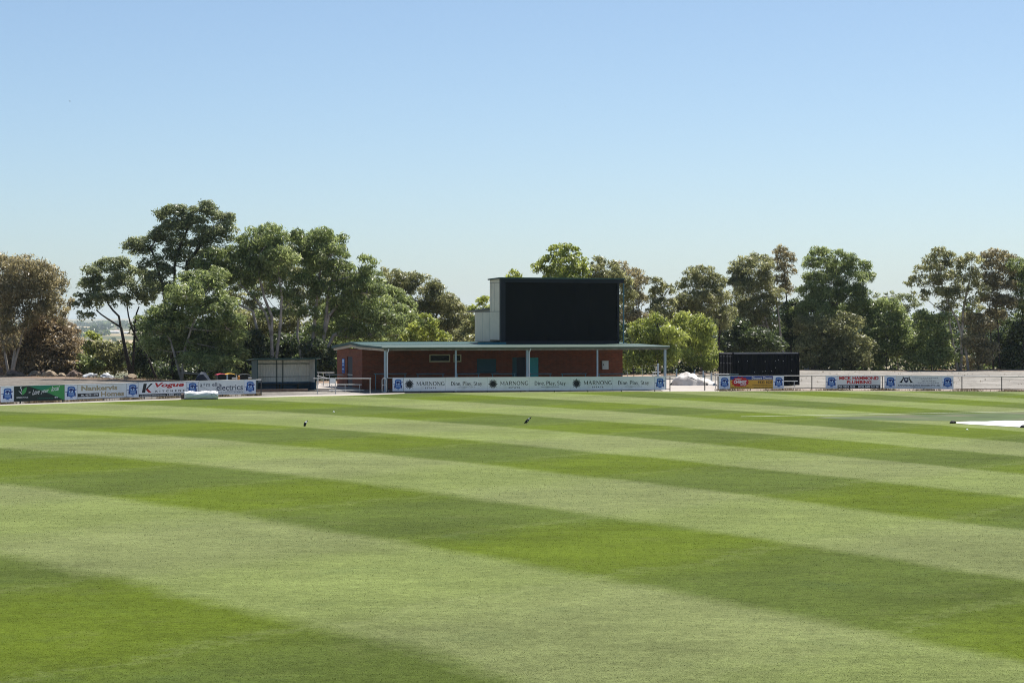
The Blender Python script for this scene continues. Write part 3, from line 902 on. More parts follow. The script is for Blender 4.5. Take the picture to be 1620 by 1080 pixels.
ft.box(.06, Wd - .06, Dp - .09, Dp - .03, Hh - .42, Hh - .37); ft.box(.06, Wd - .06, Dp - .085, Dp - .03, 1.0, 1.03)
ft.build('wall_framing', M['shed_green'], t)
bs = MB(); bs.box(.15, Wd - .15, Dp - .62, Dp - .12, .46, .52)
bn = bs.build('bench_seat', M['bench_dark'], t)
for x in (.6, 2.0, 3.4): MB().box(x, x + .06, Dp - .5, Dp - .2, 0, .46).build('bench_leg', M['bench_dark'], bn)
MB().box(-.1, Wd + .1, -.7, Dp, -.03, .03).build('floor', M['slab'], t)
st = thing('timber_edging', 'low brown timber edging step in front of the team shelter', 'step', (b0.x - .4, b0.y - 1.6, 0), TH)
MB().box(0, 4.4, 0, .22, -.02, .16).build('riser', M['soil'], st)
MB().box(0, 4.4, .22, .75, -.02, .10).build('tread', M['soil'], st)

# ------------------------------------------------------------------ shipping container
ang = R(22)
pc = gx(1159.3, 181.6)
ct = thing('shipping_container', 'black steel shipping container with grey door bars behind the yellow sign', 'container', (pc.x, pc.y, 0), ang)
CL, CW, CHt = 6.06, 2.44, 2.62
cw = MB()
n = int(CL / .07)
def corr_panel(mb, pts_fn, n):
    base = len(mb.v)
    for i in range(n + 1):
        h = .028 if (i % 4) in (0, 1) else 0.0
        a, c = pts_fn(i / n, h)
        mb.v += [a, c]
    for i in range(n):
        mb.f.append((base + 2 * i, base + 2 * i + 2, base + 2 * i + 3, base + 2 * i + 1)); mb.mi.append(0)
corr_panel(cw, lambda u, h: ((.1 + (CL - .2) * u, .05 - h, .12), (.1 + (CL - .2) * u, .05 - h, CHt - .08)), n)
corr_panel(cw, lambda u, h: ((CL - .05 + h, .1 + (CW - .2) * u, .12), (CL - .05 + h, .1 + (CW - .2) * u, CHt - .08)), 32)
corr_panel(cw, lambda u, h: ((CL - .1 - (CL - .2) * u, CW - .05 + h, .12), (CL - .1 - (CL - .2) * u, CW - .05 + h, CHt - .08)), n)
cw.box(.1, CL - .1, .06, CW - .06, CHt - .07, CHt - .03)
cw.build('side_wall', M['container'], ct)
fm = MB()
for x in (0, CL - .12):
    for y in (0, CW - .12): fm.box(x, x + .12, y, y + .12, .0, CHt)
for y in (-.004, CW - .116): fm.box(.12, CL - .12, y, y + .12, 0.01, .14)
for x in (-.004, CL - .116): fm.box(x, x + .12, .12, CW - .12, .01, .14)
fm.build('frame', M['container'], ct)
tr = MB()
for y in (-.006, CW - .1): tr.box(.12, CL - .12, y, y + .10, CHt - .08, CHt + .01)
for x in (-.006, CL - .1): tr.box(x, x + .1, .12, CW - .12, CHt - .08, CHt + .012)
tr.build('top_rail', M['container_rim'], ct)
for k in range(2):
    y0 = .13 + k * 1.1
    dr_ = MB().box(.03, .07, y0, y0 + 1.07, .15, CHt - .09).build('door', M['container'], ct)
    hw = MB()
    for q in range(2):
        yy = y0 + .28 + q * .5
        hw.tube([(-.01, yy, .2), (-.01, yy, CHt - .15)], .02, 6)
        for z in (.3, .62, .9, 1.75, 2.3): hw.box(-.03, .03, yy - .13, yy + .13, z, z + .10)
    hw.build('lock_bar', M['container_grey'], dr_)
for sx, z in ((1.3, 1.95), (1.95, 1.05), (2.9, 1.9), (2.7, 1.1), (2.95, 1.12), (3.85, 1.95), (4.1, 2.02), (4.55, 1.93), (5.35, 2.05), (5.3, 1.15), (3.85, 1.4), (.5, 1.9), (3.5, 1.13)):
    MB().box(sx, sx + .045, .016, .021, z, z + .05).build('scuff_mark', M['galv'], ct)
# ------------------------------------------------------------------ boundary fence and advertising boards
FL = [(-60, 136.5), (0, 139.6), (32, 141), (100, 143.9), (230, 150), (352, 155.6), (413, 157.6)]
FM = [(604, 162.9), (621, 163.3), (837, 165.2), (1062, 167.2)]
FR = [(1132, 168.6), (1190, 169.6), (1250, 170.3), (1400, 170.1), (1520, 168.5), (1640, 166.6), (1720, 165.2)]
def fpt(line, px, z=0.0):
    Y = np.interp(px, [a for a, _ in line], [c for _, c in line])
    return gx(px, float(Y), z)

def fence(label, line, posts, x0, x1, top=1.05, low=True):
    a = fpt(line, x0)
    t = thing('boundary_fence', label, 'fence', a, 0, 'pipe fence round the oval')
    knots = [x0] + [k for k, _ in line if x0 < k < x1] + [x1]
    P = [fpt(line, k) - a for k in knots]
    off = Vector((0, .05, 0))
    MB().tube([p + off + Vector((0, 0, top)) for p in P], .034, 8).build('top_rail', M['galv'], t)
    if low: MB().tube([p + off + Vector((0, 0, .13)) for p in P], .024, 8).build('bottom_rail', M['pipe'], t)
    for px in posts:
        p = fpt(line, px) - a + off
        MB().tube([p + Vector((0, 0, -.05)), p + Vector((0, 0, top))], .036, 8).build('post', M['pipe'], t)
    return t
fence('dark pipe fence carrying the sponsor boards left of the team shelter', FL, [-40, 32, 99, 164, 228, 290, 352, 403.5, 413], -60, 413)
fence('pipe fence carrying the sponsor boards in front of the pavilion veranda', FM, [613, 665, 718, 771, 824, 877, 930, 983, 1036, 1060], 612, 1060)
fence('dark pipe fence right of the vehicle gap, half of it bare', FR, [1136, 1187, 1238, 1284.5, 1344, 1396, 1402.5, 1461, 1522, 1585, 1648, 1710], 1136, 1712)
# lone gate posts of the vehicle gap
g0 = gx(1115, 168.4)
t = thing('gate_post', 'thin dark post standing alone in the vehicle gap', 'post', g0)
MB().tube([(0, 0, -.05), (0, 0, 1.12)], .04, 8).build('shaft', M['pipe'], t)
MB().tube([(0, 0, 1.12), (0, 0, 1.15)], [.05, .03], 8).build('cap', M['pipe'], t)

B0, B1 = 0.10, 1.06
def board(name, label, cat, line, x0, x1, face, group=None, trim=True, off=0.0, z0=B0, z1=B1):
    a, c = fpt(line, x0), fpt(line, x1)
    d = c - a
    w = d.length
    t = thing(name, label, cat, (a.x, a.y - 0.03, z0), math.atan2(d.y, d.x), group)
    h = z1 - z0
    MB().box(.006, w - .006, 0, .028, 0, h).build('panel', face, t)
    if trim:
        m = MB()
        m.box(0.006, w - .006, -.004, .03, h, h + .022); m.box(.0, .006, -.004, .03, 0, h + .022); m.box(w - .006, w, -.004, .03, 0, h + .022)
        m.build('edge_trim', M['board_trim'], t)
    return t, w, h

def ring(cx, cz, rx, rz, a0, a1, n=14):
    return [(cx + rx * math.cos(R(a0 + (a1 - a0) * i / n)), cz + rz * math.sin(R(a0 + (a1 - a0) * i / n))) for i in range(n + 1)]

def crest(t, w, h):
    """blue shield crest: square-shouldered shield, navy leaping animal in a pale window, banner bars and a scroll foot"""
    m = MB()
    S = lambda pts: [(x * w, z * h) for x, z in pts]
    m.poly_xz(S([(.22, .80), (.30, .86), (.5, .89), (.72, .86), (.82, .80), (.80, .62), (.84, .42), (.80, .26), (.66, .20), (.52, .15), (.38, .20), (.22, .26), (.18, .42), (.22, .62)]), -.003, mi=0)
    m.poly_xz(S([(.33, .75), (.5, .79), (.70, .75), (.71, .56), (.66, .47), (.36, .47), (.32, .58)]), -.0052, mi=2)
    # animal: arched back, chest, two legs, tail to the left and head to the right
    m.poly_xz(S([(.30, .60), (.36, .70), (.48, .75), (.60, .73), (.70, .66), (.80, .68), (.92, .70), (.95, .65), (.84, .61), (.75, .60), (.70, .50), (.64, .47), (.66, .58), (.58, .64), (.54, .56), (.46, .46), (.42, .47), (.46, .56), (.40, .60)]), -.0074, mi=1)
    m.poly_xz(S([(.02, .54), (.06, .50), (.16, .50), (.26, .55), (.26, .58), (.16, .535), (.07, .535)]), -.0074, mi=1)
    for z in (.41, .35, .29):
        m.poly_xz(S([(.30, z), (.74, z), (.74, z + .022), (.30, z + .022)]), -.0052, mi=2)
    for x in (.17, .78):
        m.poly_xz(S([(x, .22), (x + .08, .22), (x + .09, .44), (x - .01, .44)]), -.0052, mi=1)
    m.poly_xz(S([(.38, .14), (.44, .10), (.52, .08), (.60, .10), (.66, .14), (.60, .125), (.52, .105), (.44, .125)]), -.003, mi=0)
    m.build('club_crest', [M['crest_blue'], M['crest_navy'], M['crest_pale']], t)

CG = 'pale blue club crest boards on the boundary fence'
def crest_board(line, x0, x1, lab):
    t, w, h = board('crest_board', lab, 'crest board', line, x0, x1, M['club_board'], CG)
    crest(t, w, h)
crest_board(FL, 1.5, 22, 'pale blue board with blue club crest left of the dark green leaf board')
crest_board(FL, 102.5, 122.5, 'pale blue board with blue club crest between dark green board and gold lettered board')
crest_board(FL, 200.2, 219.5, 'pale blue board with blue club crest between gold lettered board and kitchen board')
crest_board(FL, 294.8, 314, 'pale blue club crest board above the left part of the white roll')
crest_board(FL, 386.3, 404.8, 'pale blue board with blue club crest beside the team shelter')
crest_board(FM, 621, 638.2, 'pale blue club crest board beside the pavilion corner post and gate')
crest_board(FM, 1035.2, 1052.5, 'pale blue club crest board at the vehicle gap end of the pavilion fence')
crest_board(FR, 1137, 1154.8, 'pale blue club crest board left of the yellow and red chemist board')
crest_board(FR, 1223, 1240.2, 'pale blue club crest board right of the yellow and red chemist board')
crest_board(FR, 1306, 1324.3, 'pale blue club crest board left of the red lettered plumbing board')
crest_board(FR, 1399, 1417.8, 'pale blue club crest board left of the insurance brokers board')
crest_board(FR, 1489.2, 1508.3, 'pale blue club crest board right of the insurance brokers board')

def small_print(mb, x0, x1, z0, z1, y=-.004, mi=0, seed=1):
    """lines too small to read in the place: short word-length strokes"""
    rr = random.Random(seed)
    x = x0
    while x < x1:
        wl = rr.uniform(.05, .17)
        e = min(x + wl, x1)
        k = x
        while k < e - .012:
            up = rr.choice((1, .7, .7, .7, 1))
            mb.box(k, k + .011, y, y + .001, z0, z0 + (z1 - z0) * up, mi)
            mb.box(k + .011, k + .02, y, y + .001, z0 + (z1 - z0) * .3, z0 + (z1 - z0) * .45, mi)
            k += .024
        x = e + .035

AD = 'sponsor boards on the boundary fence'
# dark green board with the leaf
t, w, h = board('sponsor_board', 'dark green and light green board with a leaf and script lettering', 'sponsor board', FL, 22.3, 102.2, M['deep_green'], AD)
m = MB()
S = lambda pts: [(x * w, z * h) for x, z in pts]
m.poly_xz(S([(.28, .985), (.999, .985), (.999, .10), (.96, .10)]), -.003, mi=2)
m.poly_xz(S([(.28, .985), (.80, .985), (.58, .70)]), -.0046, mi=1)
m.poly_xz(S([(.58, .70), (.80, .985), (.999, .985), (.999, .02), (.975, .02)]), -.0046, mi=0)
m.build('green_sweep', [M['leaf_green'], M['sea_green'], M['mid_green']], t)
m = MB()
m.poly_xz(S([(.155, .42), (.15, .56), (.165, .72), (.20, .85), (.25, .93), (.245, .76), (.225, .58), (.19, .47)]), -.0046, mi=0)
m.poly_xz(S([(.145, .46), (.125, .56), (.085, .70), (.11, .66), (.135, .60), (.15, .52)]), -.0046, mi=1)
m.poly_xz(S([(.135, .66), (.145, .78), (.115, .86), (.125, .95), (.145, .94), (.15, .90), (.135, .91), (.128, .87), (.155, .80), (.15, .68)]), -.0046, mi=2)
m.build('leaf_emblem', [M['leaf_green'], M['grey_board'], M['white_ink']], t)
m = MB()
put_text(m, 'GREENVALE', .045 * w, .275 * w, .22 * h, .31 * h, bold=.01)
m.poly_xz(S([(.285, .545), (.32, .56), (.32, .60), (.285, .585)]), -.004)
put_text(m, 'Love', .355 * w, .50 * w, .40 * h, .74 * h, -.007, bold=.008, shear=.45, tilt=.06)
put_text(m, 'your', .52 * w, .685 * w, .42 * h, .68 * h, -.007, bold=.008, shear=.45, tilt=.08)
put_text(m, 'local', .73 * w, .90 * w, .60 * h, .92 * h, -.007, bold=.008, shear=.45, tilt=.08)
m.poly_xz([(x * w, z * h) for x, z in ring(.812, .20, .012, .05, 0, 350)], -.007)
m.poly_xz([(x * w, z * h) for x, z in ring(.848, .20, .012, .05, 0, 350)], -.007)
m.build('lettering', M['white_ink'], t)
m = MB(); small_print(m, .46 * w, .78 * w, .14 * h, .20 * h, seed=3); m.build('small_print', M['sea_green'], t)
# gold lettered board
t, w, h = board('sponsor_board', 'grey white board with large gold lettering and a black phone strip', 'sponsor board', FL, 122.7, 199.8, M['grey_board'], AD)
m = MB()
put_text(m, 'Nankervis', .075 * w, .815 * w, .56 * h, .89 * h, bold=.035)
put_text(m, 'Homes', .475 * w, .955 * w, .14 * h, .48 * h, bold=.035)
m.build('lettering', M['gold'], t)
MB().box(.004 * w, .435 * w, -.004, .0, .16 * h, .39 * h).build('phone_strip', M['ink'], t)
m = MB(); put_text(m, 'Ph. 9379 1177', .07 * w, .42 * w, .21 * h, .33 * h, -.007, bold=.03); m.build('phone_number', M['white_ink'], t)
# kitchens board
t, w, h = board('sponsor_board', 'white board with large black and red K and red italic name', 'sponsor board', FL, 219.8, 294.5, M['white_board'], AD)
m = MB()
m.poly_xz([(.06 * w, .30 * h), (.10 * w, .92 * h), (.165 * w, .92 * h), (.13 * w, .30 * h)], -.004, mi=0)
m.poly_xz([(.145 * w, .56 * h), (.245 * w, .92 * h), (.29 * w, .92 * h), (.155 * w, .48 * h)], -.004, mi=0)
m.poly_xz([(.15 * w, .47 * h), (.185 * w, .57 * h), (.265 * w, .30 * h), (.20 * w, .30 * h)], -.004, mi=1)
m.build('letter_emblem', [M['ink'], M['red_ink']], t)
m = MB(); put_text(m, 'Vogue', .335 * w, .955 * w, .56 * h, .95 * h, bold=.04, shear=.22); put_text(m, 'KITCHENS', .345 * w, .965 * w, .305 * h, .44 * h, bold=.03, spacing=1.9, mi=1)
m.build('lettering', [M['red_ink'], M['ink']], t)
MB().box(.004 * w, .996 * w, -.004, 0, .01 * h, .20 * h).build('phone_strip', M['ink'], t)
m = MB(); small_print(m, .03 * w, .56 * w, .06 * h, .15 * h, -.007, seed=8); put_text(m, '1300', .60 * w, .74 * w, .055 * h, .165 * h, -.007, bold=.03); small_print(m, .77 * w, .96 * w, .06 * h, .15 * h, -.007, seed=9); m.build('phone_number', M['white_ink'], t)
# electrics board
t, w, h = board('sponsor_board', 'grey white board with thin rounded navy lettering behind the white roll', 'sponsor board', FL, 314.3, 386, M['grey_board'], AD)
m = MB()
put_text(m, 'a+m ellis', .03 * w, .48 * w, .60 * h, .88 * h)
put_text(m, 'electrics', .39 * w, .975 * w, .30 * h, .72 * h, bold=.008)
m.tube([(.04 * w, -.003, .58 * h), (.12 * w, -.003, .52 * h), (.20 * w, -.003, .38 * h), (.28 * w, -.003, .22 * h), (.33 * w, -.003, .24 * h), (.40 * w, -.003, .38 * h)], .006, 5)
m.box(.62 * w, .975 * w, -.003, -.002, .24 * h, .255 * h)
small_print(m, .30 * w, .975 * w, .12 * h, .18 * h, seed=12)
m.build('lettering', M['ink_navy'], t)

# ---- serif letters drawn stroke by stroke (thick stems, hairlines, slab feet)
GL = {
    'M': (1.12, 's.10,0,.10,1,.05 s.10,1,.55,.1,.13 s.55,.1,1.0,1,.05 s1.0,0,1.0,1,.15 f.10,0,.2 f1.0,0,.26 f.08,1,.2 f1.02,1,.2'),
    'A': (1.0, 's.12,0,.50,1,.05 s.50,1,.88,0,.15 s.28,.34,.72,.34,.05 f.12,0,.24 f.88,0,.28'),
    'R': (.92, 's.20,0,.20,1,.15 a.46,.74,.28,.26,-95,95,.13 s.2,1,.48,1,.05 s.2,.48,.5,.48,.05 s.45,.48,.85,0,.14 f.2,0,.26 f.14,1,.18 f.87,0,.2'),
    'N': (1.0, 's.16,0,.16,1,.05 s.16,1,.86,0,.15 s.86,0,.86,1,.05 f.16,0,.22 f.13,1,.22 f.86,1,.22'),
    'O': (1.0, 'a.50,.50,.42,.51,0,360,.15'),
    'G': (1.0, 'a.50,.50,.42,.51,45,330,.15 s.86,.06,.86,.42,.13 f.82,.42,.24'),
    'D': (1.0, 's.20,0,.20,1,.16 a.40,.5,.48,.5,-90,90,.16 s.1,1,.42,1,.05 s.1,0,.42,0,.05'),
    'P': (.88, 's.20,0,.20,1,.16 a.44,.73,.34,.27,-95,95,.15 s.1,1,.46,1,.05 s.2,.46,.46,.46,.05 f.2,0,.26'),
    'S': (.72, 'a.36,.75,.25,.25,30,270,.13 a.36,.25,.27,.25,-150,90,.14'),
    'i': (.38, 's.20,0,.20,.66,.15 f.2,0,.2 f.12,.66,.12 s.20,.84,.20,.98,.15'),
    'n': (.78, 's.18,0,.18,.66,.15 a.40,.44,.22,.22,0,150,.13 s.62,0,.62,.46,.15 f.18,0,.2 f.62,0,.2'),
    'e': (.66, 'a.34,.34,.27,.34,0,320,.14 s.1,.36,.60,.36,.05'),
    'l': (.36, 's.18,0,.18,1,.15 f.18,0,.2 f.1,1,.1'),
    'a': (.68, 'a.30,.20,.22,.2,40,330,.13 s.50,0,.50,.48,.15 a.34,.46,.18,.2,0,150,.1 f.58,0,.12'),
    'y': (.70, 's.12,.66,.36,0,.14 s.60,.66,.20,-.3,.06 f.12,.66,.2 f.60,.66,.16'),
    't': (.46, 's.20,.05,.20,.88,.14 s.04,.66,.42,.66,.06 s.2,.03,.42,.05,.08'),
    ',': (.30, 's.14,.12,.14,0,.16 s.16,0,.08,-.18,.07'),
    ' ': (.26, ''),
}
def serif_text(mb, body, x0, x1, z0, z1, y=-.004, track=.08):
    total = sum(GL[c][0] + track for c in body) - track
    k = (x1 - x0) / total; hz = z1 - z0
    x = 0
    for c in body:
        wd, prog = GL[c]
        for it in prog.split():
            nums = [float(q) for q in it[1:].split(',')]
            P = lambda u, v: (x0 + (x + u) * k, z0 + v * hz)
            if it[0] == 's':
                ax, az, bx_, bz, th = nums; th = .085 if th < .09 else th * 1.3
                if abs(az - bz) < 1e-6:
                    q = [P(ax, az - th / 2), P(bx_, az - th / 2), P(bx_, az + th / 2), P(ax, az + th / 2)]
                else:
                    q = [P(ax - th / 2, az), P(ax + th / 2, az), P(bx_ + th / 2, bz), P(bx_ - th / 2, bz)]
                mb.poly_xz(q, y)
            elif it[0] == 'f':
                cx_, cz, wd_ = nums
                s = .03 if cz < .05 else -.03
                q = [P(cx_ - wd_ / 2, cz - .03 + s), P(cx_ + wd_ / 2, cz - .03 + s), P(cx_ + wd_ / 2, cz + .03 + s), P(cx_ - wd_ / 2, cz + .03 + s)]
                mb.poly_xz(q, y - .001)
            else:
                cx_, cz, rx, rz, a0, a1, th = nums
                n = max(6, int(abs(a1 - a0) / 18))
                for i in range(n):
                    qa, qb = R(a0 + (a1 - a0) * i / n), R(a0 + (a1 - a0) * (i + 1) / n)
                    def pr(a, sgn):
                        tt = (.08 + (th * 1.3 - .08) * abs(math.cos(a))) / 2
                        return P(cx_ + (rx + sgn * tt) * math.cos(a), cz + (rz + sgn * tt) * math.sin(a))
                    mb.poly_xz([pr(qa, -1), pr(qa, 1), pr(qb, 1), pr(qb, -1)], y - .0005)
        x += wd + track

def sunburst(mb, cx, cz, r, y=-.004):
    n = 16
    for i in range(n):
        a = 2 * math.pi * i / n
        w_ = math.pi / n * .82
        L = r if i % 2 == 0 else r * .88
        mb.poly_xz([(cx + .16 * r * math.cos(a), cz + .16 * r * math.sin(a)), (cx + .62 * r * math.cos(a - w_), cz + .62 * r * math.sin(a - w_)), (cx + L * math.cos(a), cz + L * math.sin(a)), (cx + .62 * r * math.cos(a + w_), cz + .62 * r * math.sin(a + w_))], y)
    mb.poly_xz([(cx + .5 * r * math.cos(2 * math.pi * i / 20), cz + .5 * r * math.sin(2 * math.pi * i / 20)) for i in range(20)], y - .001)

xm = [638.5, 704.8, 771, 837.2, 903.2, 969.3, 1035]
EG = 'white estate boards in front of the pavilion'
place = ['in front of the first veranda bay', 'under the cream framed windows', 'in front of the dark serving shutter', 'in front of the bright teal door', 'left of the fourth veranda post', 'under the grey meter box at the right end of the brick wall']
lab = ['white board with black sunburst and serif name nearest the pavilion gate', 'white board with black three-word slogan below the cream framed windows', 'white board with black sunburst and serif name below the dark serving shutter',
       'white board with black three-word slogan below the bright teal door', 'white board with black sunburst and serif name below the fourth veranda post', 'white board with black three-word slogan beside the crest board at the vehicle gap']
for i in range(6):
    t, w, h = board('estate_board', lab[i], 'sponsor board', FM, xm[i], xm[i + 1], M['white_board'], EG)
    m = MB()
    if i % 2 == 0:
        sunburst(m, .135 * w, .51 * h, .40 * h)
        m.build('sunburst_emblem', M['ink'], t)
        m = MB()
        serif_text(m, 'MARNONG', .31 * w, .98 * w, .42 * h, .70 * h, track=.12)
        put_text(m, 'ESTATE', .51 * w, .775 * w, .175 * h, .29 * h, bold=.02, spacing=1.4)
        m.build('lettering', M['ink'], t)
    else:
        serif_text(m, 'Dine, Play, Stay', .125 * w, .875 * w, .41 * h, .69 * h, track=.07)
        put_text(m, 'marnongestate.com.au', .29 * w, .71 * w, .215 * h, .29 * h)
        m.build('lettering', M['ink'], t)

# chemist board
t, w, h = board('sponsor_board', 'yellow and blue board with a jagged red star and white lettering', 'sponsor board', FR, 1155, 1222.8, M['yellow'], AD)
MB().box(.004 * w, .996 * w, -.003, 0, .69 * h, .995 * h).build('blue_band', M['band_blue'], t)
m = MB(); pts = []
for i in range(28):
    a = 2 * math.pi * i / 28
    k = 1.0 if i % 2 == 0 else .84
    pts.append(((.235 + .215 * k * math.cos(a)) * w, (.53 + .42 * k * math.sin(a)) * h))
m.poly_xz([(p[0], max(p[1], .19 * h)) for p in pts], -.0055)
m.build('star_burst', M['red_ink'], t)
m = MB()
put_text(m, 'DIRECT', .12 * w, .265 * w, .70 * h, .80 * h, -.008, bold=.03)
put_text(m, 'CHEMIST', .085 * w, .385 * w, .42 * h, .66 * h, -.008, bold=.035)
put_text(m, 'OUTLET', .235 * w, .375 * w, .25 * h, .39 * h, -.008, bold=.03)
put_text(m, 'Discount Chemist', .505 * w, .985 * w, .75 * h, .93 * h, -.006, bold=.02)
m.build('white_lettering', M['white_ink'], t)
m = MB()
put_text(m, '9333 1023', .645 * w, .985 * w, .40 * h, .61 * h, -.004, bold=.02)
put_text(m, 'Greenvale Shopping Centre', .52 * w, .985 * w, .25 * h, .34 * h, -.004, bold=.012)
small_print(m, .02 * w, .45 * w, .05 * h, .13 * h, seed=21); small_print(m, .55 * w, .985 * w, .05 * h, .13 * h, seed=22)
m.build('black_lettering', M['ink'], t)
# plumbing board
t, w, h = board('sponsor_board', 'grey white plumbing board with bold red capitals over a black phone strip', 'sponsor board', FR, 1324.5, 1393, M['grey_board'], AD)
m = MB(); put_text(m, 'MICK HAMMOND', .045 * w, .955 * w, .68 * h, .95 * h, bold=.04); put_text(m, 'PLUMBING', .22 * w, .79 * w, .37 * h, .63 * h, bold=.04); m.build('lettering', M['red_ink'], t)
MB().box(.01 * w, .99 * w, -.004, 0, .01 * h, .28 * h).build('phone_strip', M['ink'], t)
m = MB(); put_text(m, 'PH: 9333 1633', .03 * w, .41 * w, .055 * h, .225 * h, -.007, bold=.03); put_text(m, 'MOB: 0409 341 941', .485 * w, .965 * w, .055 * h, .225 * h, -.007, bold=.03); m.build('phone_number', M['white_ink'], t)
# insurance board
t, w, h = board('sponsor_board', 'plain grey insurance board with a navy shield between two dark animals', 'sponsor board', FR, 1418, 1489, M['grey_board'], AD)
m = MB()
S = lambda pts: [(x * w, z * h) for x, z in pts]
m.poly_xz(S([(.175, .86), (.265, .86), (.27, .62), (.25, .52), (.22, .45), (.19, .52), (.17, .62)]), -.004, mi=1)
for sgn in (-1, 1):
    f = lambda x: .22 + sgn * x
    m.poly_xz(S([(f(.055), .92), (f(.08), .93), (f(.075), .80), (f(.10), .70), (f(.125), .58), (f(.165), .46), (f(.135), .48), (f(.09), .46), (f(.085), .60), (f(.06), .72), (f(.05), .82)]), -.004, mi=0)
put_text(m, 'KIB', .195 * w, .245 * w, .64 * h, .78 * h, -.007, bold=.03, mi=2)
m.build('shield_emblem', [M['ink'], M['ink_navy'], M['white_ink']], t)
m = MB()
put_text(m, 'KINNANE INSURANCE BROKERS PTY LTD', .04 * w, .965 * w, .20 * h, .33 * h, bold=.02)
for z, xa, xb, sd in ((.84, .36, .94, 31), (.71, .52, .80, 32), (.58, .58, .88, 33), (.45, .48, .96, 34), (.07, .32, .66, 35)):
    small_print(m, xa * w, xb * w, z * h, (z + .07) * h, seed=sd)
m.build('lettering', M['ink_navy'], t)
# ------------------------------------------------------------------ rails, benches, bins and other small things
def railing(label, px0, px1, ytop, ybot, posts, slope_to=None, m='galv', rad=.034, cat='railing', name='handrail', group='galvanised handrails by the pavilion steps'):
    a, c = gp(px0, ybot), gp(px1, ybot)
    Y = a.y
    zt = CH - (ytop - HZ) * Y / F
    zt1 = zt if slope_to is None else CH - (slope_to - HZ) * Y / F
    t = thing(name, label, cat, a, 0, group)
    L = c.x - a.x
    MB().tube([(-.05, 0, zt), (L + .05, 0, zt1)], rad, 8).build('top_rail', M[m], t)
    for px in posts:
        u = (gx(px, Y).x - a.x)
        z = zt + (zt1 - zt) * (u / L if L else 0)
        MB().tube([(u, 0, -.05), (u, 0, z + .05)], rad * .85, 8).build('post', M[m], t)
    return t
railing('long front pipe rail with two end posts between shelter and pavilion gate', 497, 586, 598.5, 622.6, (502, 530.5, 585.5))
railing('middle pipe rail crossing in front of the navy side door', 516, 566, 592.5, 614.2, (521.5, 554.5, 565.5))
railing('short rear pipe rail farthest back beside the pavilion corner', 502.5, 528, 589.2, 611.5, (503.5, 511.5))
railing('sloping ramp rail falling from the shelter towards the bench', 502.5, 521, 594.2, 613.0, (511.5,), slope_to=599.2)
railing('dark rail pair at the left end of the veranda floor', 590.5, 606, 591.4, 613.8, (590.7, 597.2), m='teal_pipe')
# gate beside the corner post
a = gp(604.5, 621.4)
t = thing('pipe_gate', 'narrow round-cornered pipe gate beside the first veranda post', 'gate', a)
w = 7 * a.y / F; zt = CH - (598.5 - HZ) * a.y / F
MB().tube([(0, 0, .08), (0, 0, zt - .1), (.06, 0, zt), (w - .1, 0, zt), (w - .02, 0, zt - .1), (w - .02, 0, .12), (w - .1, 0, .05), (.05, 0, .05)], .03, 8).build('frame', M['galv'], t)
MB().tube([(.02, 0, .55), (w - .02, 0, .55)], .02, 6).build('cross_bar', M['galv'], t)
# notice panel hung on the front rail
a = gp(522, 622.6)
t = thing('notice_panel', 'small plain grey panel hung on the front pipe rail', 'panel', (a.x, a.y - .06, CH - (606 - HZ) * a.y / F))
MB().box(0, .40, 0, .02, 0, .33).build('sheet', M['grey_board'], t)
for x in (.05, .32): MB().box(x, x + .03, .0, .05, .33, .37).build('hook', M['galv'], t)

# concrete slab with steps behind the front rail
p = [gp(497, 617.6), gp(571, 616.8), gp(573, 609.6), gp(503, 609.2)]
t = thing('concrete_landing', 'pale raised concrete landing below the navy side door', 'landing', p[0])
m = MB(); q = [v - p[0] for v in p]
m.add([(v.x, v.y, -.05) for v in q] + [(v.x, v.y, .14) for v in q], [(4, 5, 6, 7), (0, 1, 5, 4), (1, 2, 6, 5), (2, 3, 7, 6), (3, 0, 4, 7)])
m.build('slab', M['concrete_pale'], t)
st_ = MB(); st_.box(.1, 2.2, -.5, -.004, -.05, .07); st_.build('step', M['concrete_pale'], t)

def bench(label, px0, px1, yseat, yfoot, legs, group, foot=None, rz=0.0, zt=None, name='bench'):
    a, c = gp(px0, yfoot), gp(px1, yfoot)
    L = c.x - a.x
    zt = zt if zt is not None else CH - (yseat - HZ) * a.y / F
    t = thing(name, label, 'bench', a, rz, group)
    MB().box(-.05, L + .05, -.14, .14, zt - .045, zt).build('seat', M['alu'], t)
    for px in legs:
        u = gx(px, a.y).x - a.x
        l = MB(); l.tube([(u, -.1, 0), (u, -.1, zt - .045)], .022, 6); l.tube([(u, .1, 0), (u, .1, zt - .045)], .022, 6); l.tube([(u, -.1, .05), (u, .1, .05)], .018, 6)
        l.build('leg', M['galv'], t)
    if foot is not None:
        MB().box(-.05, L + .25, -.62, -.34, foot, foot + .045).build('foot_plank', M['alu'], t)
        for u in (.15, L * .5, L - .1): MB().box(u, u + .05, -.55, .05, .02, foot - .002).build('foot_bracket', M['galv'], t)
    return t
bench('aluminium plank bench with a foot plank behind the front pipe rail', 522.5, 571.5, 607.6, 619.4, (525, 546, 569), 'aluminium benches', foot=.10)
bench('lone aluminium bench on gravel in front of the black container', 1236, 1261, 602.3, 611.5, (1239, 1256.5), 'aluminium benches')
bench('dark topped bench on the landing behind the sloping ramp rail', 509, 519.5, 607.2, 611.5, (511, 518), 'aluminium benches')
railing('short pipe rail beside the left end of the chemist boards', 1130.5, 1152.5, 591.6, 614.5, (1132.2, 1135.6), group='pipe rails by the container', m='galv')
railing('thin teal rail just left of the container doors', 1150, 1167.5, 592.2, 612.5, (1166,), m='teal_pipe', rad=.026, group='pipe rails by the container')
railing('long pipe rail in front of the bushes right of the pavilion wall', 985, 1038, 578.6, 598.0, (993, 1016, 1037), group=None)

